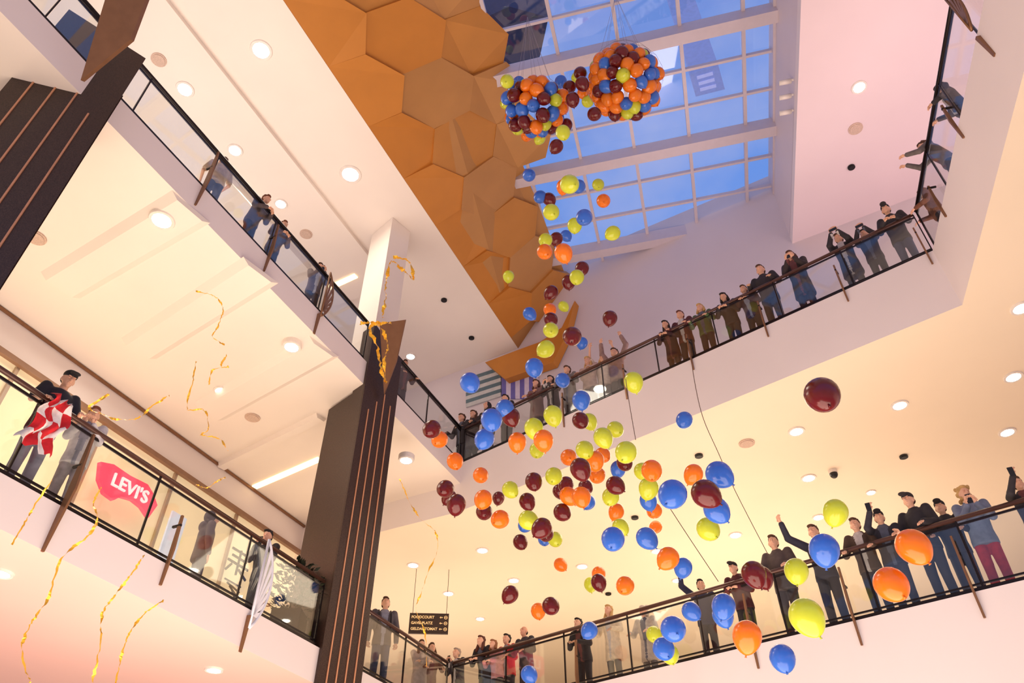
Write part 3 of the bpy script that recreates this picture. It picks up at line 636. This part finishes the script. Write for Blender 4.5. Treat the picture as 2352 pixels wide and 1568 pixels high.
def body(pose,pitch,yaw):
    k=(pose,pitch,yaw)
    if k in BODY: return BODY[k]
    D=posedata(*k); T,H=D['T'],D['H']; bm=bmesh.new()
    capsule(bm,T@Vector((0,0,.97)),T@Vector((0,0,1.1)),.125,.115,flat=.75)
    capsule(bm,T@Vector((0,0,1.12)),T@Vector((0,0,1.33)),.125,.13,flat=.75)
    capsule(bm,T@Vector((-.15,0,1.40)),T@Vector((.15,0,1.40)),.055,.055)
    capsule(bm,T@Vector((0,-.005,1.42)),H@Vector((0,-.01,-.06)),.058,.052)
    ell(bm,Vector((0,-.012,.025)),(.074,.093,.098),H); ell(bm,Vector((0,.02,-.035)),(.06,.068,.085),H); ell(bm,Vector((0,.058,-.095)),(.03,.026,.024),H)
    capsule(bm,H@Vector((0,.082,.02)),H@Vector((0,.106,-.028)),.012,.02,8)
    for s in (1,-1):
        ell(bm,Vector((s*.076,-.012,-.01)),(.014,.024,.034),H,10,8)
        Sh,E,W=D['arms'][s]; capsule(bm,Sh,E,.047,.038); capsule(bm,E,W,.038,.026)
        d=(W-E).normalized().lerp(D['hd'].normalized() if s==1 else D['hd'].normalized().reflect(Vector((1,0,0))),.7).normalized()
        capsule(bm,W,W+d*.065,.03,.034,flat=.6)
        Hp,Kn,An=D['legs'][s]; capsule(bm,Hp,Kn,.075,.05); capsule(bm,Kn,An,.05,.035); capsule(bm,An+Vector((0,-.02,-.04)),An+Vector((0,.13,-.055)),.034,.03)
        D[('hand',s)]=(W,d)
    me=remesh(bm,.013,3)
    b2=bmesh.new(); b2.from_mesh(me)
    for s in (1,-1):
        W,d=D[('hand',s)]; lat=(Vector((0,0,1)).cross(d)); 
        if lat.length<.3: lat=Vector((1,0,0))
        lat.normalize()
        curl=Vector((-s,0,0)) if abs(d.z)>.7 else Vector((0,0,-1))
        for q,ln in enumerate((.062,.074,.070,.054)):
            b0=W+d*.085+lat*(q-1.5)*.019
            m1=b0+d*ln*.5+curl*.008; e1=m1+(d*.6+curl*.8).normalized()*ln*.5
            tube(b2,[b0-d*.02,m1,e1],[.0095,.009,.0075],6)
        th=lat*(-s); b0=W+d*.03
        tube(b2,[b0,b0+(d*.5+th).normalized()*.045,b0+(d*.5+th).normalized()*.045+(d+curl*.4).normalized()*.032],[.012,.011,.009],6)
    def feat(c,r,mi):
        vs=set(ell(b2,Vector(c),r,H,10,6)); 
        for f in b2.faces:
            if f.verts[0] in vs: f.material_index=mi
    for s in (1,-1):
        feat((s*.031,.078,.004),(.016,.011,.009),1); feat((s*.031,.087,.004),(.008,.005,.008),2); feat((s*.031,.082,.029),(.021,.008,.006),2)
    feat((0,.083,-.064),(.027,.01,.009),3)
    for f in b2.faces: f.smooth=True
    b2.to_mesh(me); b2.free(); me.materials.clear()
    for m in (None,M_EW,M_ED,M_LP): me.materials.append(m)
    BODY[k]=me; return me
M_EW=mat('eye_white',(235,225,215),.4); M_ED=mat('eye_dark',(40,26,20),.5); M_LP=mat('lips',(150,66,60),.5)
GARM={}
def garment(pose,pitch,yaw,kind):
    k=(pose,kind)
    if k in GARM: return GARM[k]
    D=posedata(pose,pitch,yaw); T=D['T']; Ti=T.inverted(); bm=bmesh.new()
    hem={'coat':.56,'shirt':.84,'hoodie':.82}.get(kind,.80); fl=.02 if kind=='coat' else 0
    rows=[(hem,.185+fl,.145+fl,0)]
    if kind=='coat': rows.append((.75,.19,.15,0))
    rows+=[(.90,.182,.142,0),(1.02,.168,.135,.0),(1.18,.178,.14,.004),(1.32,.19,.138,.0),(1.40,.185,.112,-.005),(1.445,.12,.09,-.01)]
    if kind=='shirt': rows.append((1.46,.08,.07,-.01))
    else: rows+=[(1.47,.085,.082,-.012),(1.50,.074,.074,-.014)]
    loft(bm,rows,T)
    if kind=='hoodie': ell(bm,Vector((0,-.105,1.44)),(.12,.06,.085),T)
    for s in (1,-1):
        Sh,E,W=D['arms'][s]
        if kind=='shirt': capsule(bm,Sh,Sh.lerp(E,.75),.074,.068)
        else: capsule(bm,Sh,E,.08,.066); capsule(bm,E,E.lerp(W,.93),.064,.052)
    me=remesh(bm,.018,2); me.materials.clear(); me.materials.append(None); me.materials.append(None)
    if kind in('jacket','coat'):
        for p in me.polygons:
            c=p.center; q=Ti@c if c.z>.9 else c
            if q.z<1.52 and q.y>.05 and abs(q.x)<.018+.055*max(0,(q.z-.8)/.6): p.material_index=1
    GARM[k]=me; return me
TR=None
def trousers():
    global TR
    if TR: return TR
    D=posedata('rest',0,0); bm=bmesh.new()
    capsule(bm,Vector((-.05,0,.95)),Vector((.05,0,.95)),.12,.12,flat=.85)
    for s in (1,-1):
        Hp,Kn,An=D['legs'][s]; capsule(bm,Hp,Kn,.098,.078); capsule(bm,Kn,An+Vector((0,0,.02)),.078,.066)
    TR=remesh(bm,.018,2); TR.materials.clear(); TR.materials.append(None); return TR
SHM=None
def shoe():
    global SHM
    if SHM: return SHM
    bm=bmesh.new(); capsule(bm,(0,-.05,.05),(0,.15,.042),.05,.042,flat=.9); capsule(bm,(0,-.045,.06),(0,-.04,.1),.045,.042); bar(bm,(0,-.09,.012),(0,.18,.012),.085,.024)
    SHM=remesh(bm,.014,2); SHM.materials.clear(); SHM.materials.append(None); return SHM
HC={}
def hair(style):
    if style in HC: return HC[style]
    bm=bmesh.new()
    if style=='bald': ell(bm,Vector((0,-.045,-.005)),(.08,.065,.055))
    elif style=='cap':
        ell(bm,Vector((0,-.008,.066)),(.084,.102,.072)); ell(bm,Vector((0,-.008,.138)),(.012,.012,.008))
    elif style=='brim':
        ell(bm,Vector((0,.115,.068)),(.066,.08,.012))
    elif style=='hood':
        ell(bm,Vector((0,-.04,.02)),(.1,.105,.125)); ell(bm,Vector((0,-.05,-.1)),(.1,.09,.1))
    else:
        ell(bm,Vector((0,-.036,.058)),(.084,.095,.08)); ell(bm,Vector((0,-.058,.0)),(.08,.062,.07)); ell(bm,Vector((.012,.04,.104)),(.06,.045,.024))
        rs=random.Random(3)
        for q in range(16):
            a=rs.uniform(0,6.28); zz=rs.uniform(.07,.13); rr=math.sqrt(max(0,1-((zz-.05)/.09)**2))
            ell(bm,Vector((math.cos(a)*.075*rr,-.03+math.sin(a)*.085*rr,zz)),(.022,.026,.016),Matrix(),8,6)
        if style=='long':
            for s in (1,-1): capsule(bm,(s*.068,-.035,.03),(s*.088,-.005,-.21),.032,.038)
            capsule(bm,(0,-.07,0),(0,-.085,-.24),.08,.085,flat=.6)
        if style=='bob':
            for s in (1,-1): capsule(bm,(s*.07,-.03,.02),(s*.086,-.015,-.09),.036,.042)
            capsule(bm,(0,-.07,.03),(0,-.075,-.1),.085,.085,flat=.7)
        if style=='curly':
            for k in range(26): 
                a=rs.uniform(0,6.28); z=rs.uniform(-.1,.13); ell(bm,Vector((math.cos(a)*.085,-.035+min(math.sin(a)*.1,.05 if z>.07 else .01),z)),(.032,.032,.032),Matrix(),8,6)
    me=remesh(bm,.011,1); me.materials.clear(); me.materials.append(None); HC[style]=me; return me
def cmat(c,pre='cloth'):
    return mat('%s_%d_%d_%d'%((pre,)+tuple(c)),c,.8 if pre!='skin' else .55,var=.15 if pre!='skin' else .04,scale=14)
bm=bmesh.new(); bar(bm,(-.038,0,0),(.038,0,0),.009,.155); bmesh.ops.bevel(bm,geom=bm.edges[:],offset=.003,segments=1,affect='EDGES'); PHB=bpy.data.meshes.new('phone'); bm.to_mesh(PHB); bm.free(); PHB.materials.append(M_black)
bm=bmesh.new(); bar(bm,(-.033,-.0055,0),(.033,-.0055,0),.002,.138); PHS=bpy.data.meshes.new('screen'); bm.to_mesh(PHS); bm.free(); PHS.materials.append(mat('phone_screen',(170,190,230),.3,estr=.8))
SK=[(230,178,148),(214,156,126),(196,138,108)]
INN=[(196,188,184),(110,60,58),None,(150,150,164),None,(84,88,104)]
cntp=[0]
def person(g,px,py,pose,pitch,yaw,turn,kind,jc,tc,hs,hc,label,phone=None,d0=.38,fixh=None,sk=0,hmin=1.58):
    A,d,n,fz=GAL[g]; n3=v3(n,0); D=posedata(pose,pitch,yaw); hp=D['H']@Vector((0,0,0)); best=None
    for k in range(40):
        dd=d0+k*.06; P=at_plane(px,py,v3(A-n*(dd-hp.y),0),n3); h=(P.z-fz)/hp.z*1.75
        if best is None or abs(h-1.72)<abs(best[0]-1.72)-.02: best=(h,P,dd)
        if hmin<=h<=1.86: best=(h,P,dd); break
    h,P,dd=best
    h0=h; h=max(1.45,min(1.95,h)); 
    if fixh: h=fixh
    s=h/1.75
    if abs(h-h0)>.02: 
        q=A-n*(dd-hp.y)
        best2=min((abs(proj(v3(q+d*(k*.02),fz+hp.z*s))[0 if g!='R2' else 1]-(px if g!='R2' else py)),k*.02) for k in range(-50,800)); P=v3(q+d*best2[1],0)
    base=Vector((P.x,P.y))-n*hp.y*s
    rz=math.atan2(-n.x,n.y)+math.radians(turn)
    t=empty('person',v3(base,fz),label,'person',None,rz); t.scale=(s,s,s)
    o=link('body',body(pose,pitch,yaw),t); setm(o,cmat(SK[sk],'skin'))
    o=link({'coat':'coat','hoodie':'hoodie','shirt':'shirt'}.get(kind,'jacket'),garment(pose,pitch,yaw,kind),t); setm(o,cmat(jc)); cntp[0]+=1
    setm(o,cmat(INN[cntp[0]%6] or jc),1)
    o=link('trousers',trousers(),t); setm(o,cmat(tc))
    for sgn in (1,-1):
        o=link('shoe',shoe(),t); setm(o,cmat((40,34,34))); o.location=(sgn*.10,-.0,0)
    if hs in('cap','hood'):
        o=link('hair',hair('bald'),t); setm(o,cmat((50,34,26),'hair')); o.matrix_local=D['H']
        o=link(hs,hair(hs),t); setm(o,cmat(hc)); o.matrix_local=D['H']
        if hs=='cap':
            o2=link('brim',hair('brim'),o); setm(o2,cmat(hc))
    else:
        o=link('hair',hair(hs),t); setm(o,cmat(hc,'hair')); o.matrix_local=D['H']
    if phone:
        lp={'phone':Vector((0,.37,1.60)),'phone_one':Vector((.10,.44,1.66)),'phone_low':Vector((0,.37,1.40))}[pose]
        M=Matrix.Translation(v3(base,fz))@Matrix.Rotation(rz,4,'Z')@Matrix.Diagonal((s,s,s,1))
        f=empty('smartphone',M@lp,phone,'phone','phones held by onlookers',rz); f.rotation_euler=(0,math.pi/2 if pose=='phone' else 0,rz)
        link('case',PHB,f); link('screen',PHS,f)
    return t
K=(46,40,44); DK=(58,52,56); NV=(44,44,70); GR=(96,90,92); BRN=(84,62,52); JE=(60,68,96); LG=(196,184,170); CR_=(228,206,176)
hb=(84,54,34); hk=(38,28,24); hbl=(200,160,100); hg=(170,150,135)
P=person
P('F1',2336,1112,'phone_one',5,0,15,'jacket',K,JE,'short',hb,'person in dark jacket filming at the far right of lower balustrade','phone held by the rightmost person on lower balustrade')
P('F1',2213,1135,'phone_low',0,20,10,'jacket',(120,130,156),(186,40,44),'curly',hbl,'blonde person in denim jacket and red bottoms on lower balustrade','phone held low by the blonde person in denim',d0=.6)
P('F1',2160,1166,'rest',10,0,0,'hoodie',K,DK,'cap',K,'person in dark cap just left of the blonde denim wearer',d0=.7)
P('F1',2090,1148,'rest',5,0,-15,'hoodie',(40,36,42),K,'cap',K,'tall person in black cap and dark hoodie gripping lower handrail')
P('F1',2018,1190,'phone_one',10,0,10,'jacket',(46,44,54),DK,'cap',(30,28,34),'person in black cap and shiny dark jacket filming above orange balloon','phone held by person in shiny dark jacket')
P('F1',1964,1206,'rest',8,0,0,'jacket',(78,58,46),K,'short',hb,'young person in brown jacket right of the blue balloon')
P('F1',1868,1222,'point',8,0,0,'hoodie',(44,44,60),K,'short',hb,'person raising a hand behind the large blue balloon')
P('F1',1776,1246,'rest',10,10,0,'jacket',(84,70,66),K,'short',hb,'tall person in grey brown jacket above the lime balloon')
P('F1',1684,1305,'rail',10,0,0,'hoodie',(84,30,36),K,'cap',(36,28,30),'person in maroon hoodie and dark cap beside maroon balloons')
P('F1',1606,1345,'point',15,0,30,'jacket',NV,K,'short',hk,'person in navy jacket stretching an arm up beside blue balloons')
P('F1',1477,1404,'rest',15,0,0,'coat',LG,GR,'curly',(214,200,184),'white haired person in pale coat on lower far balustrade')
P('F1',1397,1402,'rest',18,0,0,'coat',CR_,GR,'long',hbl,'long haired blonde person in cream coat on lower far balustrade')
P('F1',1327,1432,'rail',18,0,0,'jacket',K,K,'long',hk,'person with long dark hair left of the cream coat wearer')
P('F1',1203,1450,'rest',15,0,0,'jacket',DK,K,'bald',hk,'balding person in dark jacket above the lowest blue balloon',sk=1)
P('F1',1163,1468,'rest',15,0,0,'jacket',(190,30,36),K,'short',hk,'person in bright red jacket on lower far balustrade')
P('F1',1132,1498,'rail',15,0,0,'jacket',(206,140,140),K,'bob',(150,96,60),'small person in pink top between red jacket and auburn hair',hmin=1.2)
P('F1',1104,1472,'rail',18,0,0,'jacket',K,K,'long',(90,44,30),'person with long auburn hair left of the red jacket')
P('F1',1048,1500,'phone_low',15,0,0,'jacket',DK,K,'short',hg,'grey haired person in dark jacket near lower far corner','phone held low by the grey haired person')
P('A1',997,1490,'rest',15,0,-40,'jacket',(120,80,64),K,'bob',hb,'brown haired person in tan jacket at the lower corner',d0=.5)
P('A1',970,1482,'fold',15,0,-40,'coat',(170,150,140),K,'long',hb,'person with long brown hair right below the hanging sign',d0=.5)
bp=P('A1',888,1386,'side',20,0,-50,'jacket',(92,84,88),JE,'short',hb,'person in grey jacket standing right of the central column')
P('F2',2035,482,'rail',5,0,0,'jacket',K,JE,'cap',K,'person in black cap leaning on the right end of upper far balustrade')
P('F2',1985,538,'phone',8,0,0,'jacket',K,K,'short',hk,'person in black filming second from the right on upper far balustrade','phone held by second person from the right on upper far balustrade')
P('F2',1926,548,'phone',8,0,0,'coat',K,K,'short',hb,'person in black coat filming third from right on upper far balustrade','phone held by third person from right on upper far balustrade')
P('F2',1816,588,'phone_low',8,0,0,'coat',(50,40,40),K,'bob',(80,44,30),'person with brown bob and dark coat holding up a phone','phone held by the person with brown bob')
P('F2',1747,617,'rest',8,0,0,'jacket',K,K,'short',hb,'person in black puffer jacket left of the brown bob')
P('F2',1708,665,'rail',10,0,0,'jacket',(80,52,50),K,'short',hb,'person in brown jacket leaning low on upper far balustrade',d0=.5)
P('F2',1662,683,'rail',-15,0,0,'jacket',K,K,'bob',hk,'dark haired person in black bending over upper far balustrade')
P('F2',1608,708,'rest',5,0,0,'jacket',(76,96,56),K,'bob',hbl,'blonde person in green jacket on upper far balustrade')
P('F2',1562,724,'rest',5,0,0,'jacket',(90,38,42),K,'short',(96,44,34),'person in maroon jacket left of the green jacket')
P('F2',1528,746,'rail',-5,0,0,'coat',(58,28,30),K,'long',hk,'person with long dark hair at the middle of upper far balustrade')
P('F2',1410,804,'raise',10,0,0,'jacket',(150,120,112),DK,'short',hb,'person with both arms raised on upper far balustrade',d0=.7)
P('F2',1383,826,'raise',10,0,20,'shirt',(214,196,180),GR,'bob',hbl,'person in pale shirt with raised arms on upper far balustrade',d0=.7)
P('F2',1350,830,'fold',5,0,0,'jacket',(190,160,150),GR,'long',hbl,'person with long fair hair and pale jacket behind the balloon stream',d0=.5)
P('F2',1302,850,'rest',5,0,0,'coat',(120,112,112),K,'short',hb,'person in long grey coat behind the falling balloon stream')
P('F2',1264,872,'phone_low',8,0,0,'jacket',DK,K,'long',hk,'dark haired person filming left of the grey coat','phone held by dark haired person beside the grey coat')
P('F2',1231,882,'fold',5,0,0,'coat',(126,96,92),K,'bob',hb,'person in mauve coat left of the filming dark haired person')
P('F2',1160,916,'rest',5,0,0,'jacket',K,K,'short',hk,'person in black behind two blue balloons at upper far balustrade')
P('F2',1118,932,'rest',5,0,0,'jacket',K,K,'hood',K,'hooded person in black near the upper far corner')
P('F2',1087,952,'fold',5,0,0,'coat',(50,34,36),K,'long',hb,'brown haired person second from the upper far corner')
P('F2',1060,960,'rest',5,0,0,'jacket',K,K,'short',hb,'person in black closest to the upper far corner')
P('R2',2140,202,'rest',-10,0,-20,'jacket',K,K,'short',hk,'dark haired person leaning over top of the upper right balustrade',fixh=1.6)
P('R2',2098,330,'reach',0,0,-20,'jacket',(104,94,92),K,'short',hb,'person in grey jacket stretching both arms over upper right balustrade',fixh=1.6)
P('R2',2096,442,'rest',0,0,-20,'jacket',(110,64,42),K,'long',(120,70,36),'auburn haired person near the corner of upper right balustrade',fixh=1.58)
P('A2',524,366,'rest',0,0,160,'shirt',(206,178,150),GR,'short',hb,'person in pale shirt with back to the upper left balustrade',d0=.3)
P('A2',610,456,'rail',0,0,10,'jacket',(84,70,70),K,'short',(110,60,34),'person in grey jacket on the middle of upper left balustrade',d0=.36,hmin=1.5)
P('A2',655,520,'rail',5,0,-10,'jacket',(90,76,88),K,'short',(120,66,40),'person right of the grey jacket on upper left balustrade',d0=.36,hmin=1.5)
P('A2',739,618,'phone_low',5,0,-30,'jacket',(100,80,76),K,'short',hb,'person filming beside the gold leaf shaped fin','phone held beside the gold leaf shaped fin',d0=.34,hmin=1.5)
P('A2',932,838,'rest',5,0,-20,'jacket',(60,36,32),K,'short',hb,'person in brown right of central column on upper balustrade')
P('A1',160,874,'rest',-10,0,-10,'shirt',(32,30,44),(150,150,170),'cap',(28,26,32),'person in black cap and dark sports shirt beside chequered flag')
P('A1',228,958,'phone_low',5,20,-40,'jacket',(206,200,200),(170,160,160),'short',(120,66,44),'person in pale jacket holding gold streamers on lower left balustrade')
P('A1',487,1190,'side',8,0,60,'hoodie',(96,84,90),(90,86,100),'hood',(84,74,80),'hooded person standing alone behind lower left glass',d0=.7)
P('A1',630,1236,'phone_low',0,0,-70,'jacket',(40,34,36),K,'short',hk,'dark haired person in dark jacket holding a phone near the shrub','phone held by the dark haired person near the shrub')
t=empty('backpack',bp.location+Vector((0,0,1.0)),'dark backpack on the person right of the central column','backpack',None,bp.rotation_euler[2])
bm=bmesh.new(); v=ell(bm,Vector((0,-.24,.22)),(.14,.09,.24)); obj('bag',bm,cmat((40,36,44)),t,True)
for s in (1,-1):
    bm=bmesh.new(); tube(bm,[(s*.1,-.18,.42),(s*.12,-.02,.53),(s*.12,.16,.38),(s*.13,.15,.15),(s*.12,-.15,.05)],.018,6); obj('strap',bm,cmat((40,36,44)),t,True)
# flag: crumpled chequered cloth over the rail
P0=at_plane(112,985,v3(S0+nA*.03,0),nA3); t=empty('chequered_flag',(P0.x,P0.y,L1+1.17),'crumpled red and white chequered flag draped over the lower left handrail','flag')
NC,NR=13,17; bm=bmesh.new(); g=[]
for a in range(NC):
    row=[]
    for k in range(NR):
        w=(-.21+.42*a/(NC-1))*(.75+.3*k/NR)+.04*math.sin(k*.7+a*.3)-.12*k/NR; h=-.78*k/(NR-1)+.03*math.sin(a*1.3); off=.06+.035*math.sin(a*1.5+k*.35)+.02*math.sin(k*.9)
        if k==0: off=-.04
        row.append(bm.verts.new(dA3*w+nA3*off+Vector((0,0,h))))
    g.append(row)
for a in range(NC-1):
    for k in range(NR-1):
        f=bm.faces.new((g[a][k],g[a+1][k],g[a+1][k+1],g[a][k+1])); f.material_index=((a//3)+(k//4))%2
obj('cloth',bm,[cmat((206,30,40)),cmat((240,232,228))],t,True)
# ---------------------------------------------------------------- unseen fill lamps and world
def area(name,loc,size,power,col,rot=(0,0,0),sy=None):
    l=bpy.data.lights.new(name,'AREA'); l.energy=power; l.color=col; l.size=size
    if sy: l.shape='RECTANGLE'; l.size_y=sy
    o=bpy.data.objects.new(name,l); COL.objects.link(o); o.location=loc; o.rotation_euler=rot; return o
UP=(math.pi,0,0)
area('atrium_fill',(0,7,.2),11,1450,(1,.82,.67),UP)  # unseen upward lamp added for floor bounce and shop spill
area('lower_far_fill',(7,20,6.1),9,450,(1,.80,.61),UP)  # added on the gallery floor to brighten the far soffit
area('lower_corner_fill',(-3,23,6.1),6,225,(1,.80,.61),UP)  # added fill for the soffit behind the corner
area('lower_left_fill',(-8.5,9.5,6.1),3,175,(1,.84,.71),UP,9)  # added floor lamp imitating spill from the shops
area('upper_left_fill',(-8.6,10,12.2),4,280,(1,.85,.73),UP,9)  # added fill aimed up at the left top ceiling
area('upper_right_fill',(11,8,12.2),6,240,(1,.78,.77),UP)  # added pinkish fill aimed up at the right ceiling
area('upper_far_fill',(5,14.6,12.2),2.2,80,(1,.86,.86),UP)  # added fill behind the upper far balustrade
area('rose_fill',(-6.5,7,.3),3,220,(1,.48,.38),UP)  # unseen pink lamp added to tint the lower left soffit
area('soffit_far_fill',(4,15,10.6),4,140,(1,.86,.66))  # unseen area lamp added to light the far gallery from above
area('soffit_left_fill',(-6.5,10.5,11.2),3,140,(1,.88,.72))  # likewise added, fills the left gallery from above
area('ceiling_left_fill',(-5.5,11,17.3),3,180,(1,.9,.76))  # likewise added, fills the upper left gallery from above
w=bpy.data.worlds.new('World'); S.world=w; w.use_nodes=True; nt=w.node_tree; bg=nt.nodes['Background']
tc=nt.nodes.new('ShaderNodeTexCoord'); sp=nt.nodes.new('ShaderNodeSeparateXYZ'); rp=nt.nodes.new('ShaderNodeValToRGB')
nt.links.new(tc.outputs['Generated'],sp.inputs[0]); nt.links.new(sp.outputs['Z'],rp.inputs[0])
e=rp.color_ramp.elements; e[0].position=.15; e[0].color=(.60,.42,.33,1); e[1].position=.45; e[1].color=(.22,.40,.88,1)  # warm low sky, out of view, added as fill for the interior
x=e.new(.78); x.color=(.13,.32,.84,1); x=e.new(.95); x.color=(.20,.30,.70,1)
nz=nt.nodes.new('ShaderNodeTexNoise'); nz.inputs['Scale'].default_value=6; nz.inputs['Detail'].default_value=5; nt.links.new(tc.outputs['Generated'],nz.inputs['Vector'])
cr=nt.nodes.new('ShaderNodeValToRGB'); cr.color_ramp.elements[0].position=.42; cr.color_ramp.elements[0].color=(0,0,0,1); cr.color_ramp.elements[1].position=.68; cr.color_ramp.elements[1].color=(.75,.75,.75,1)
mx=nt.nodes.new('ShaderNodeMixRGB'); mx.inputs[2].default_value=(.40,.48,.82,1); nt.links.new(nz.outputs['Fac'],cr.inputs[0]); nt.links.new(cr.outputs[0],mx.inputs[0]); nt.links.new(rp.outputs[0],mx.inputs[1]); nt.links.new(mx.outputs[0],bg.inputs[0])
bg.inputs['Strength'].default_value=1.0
# ---------------------------------------------------------------- camera
cd=bpy.data.cameras.new('Camera'); cd.sensor_width=36; cd.lens=36*F/2352; cd.clip_end=200
co=bpy.data.objects.new('Camera',cd); COL.objects.link(co); co.location=(0,0,CZ); co.rotation_euler=(math.pi/2+TH,0,0); S.camera=co
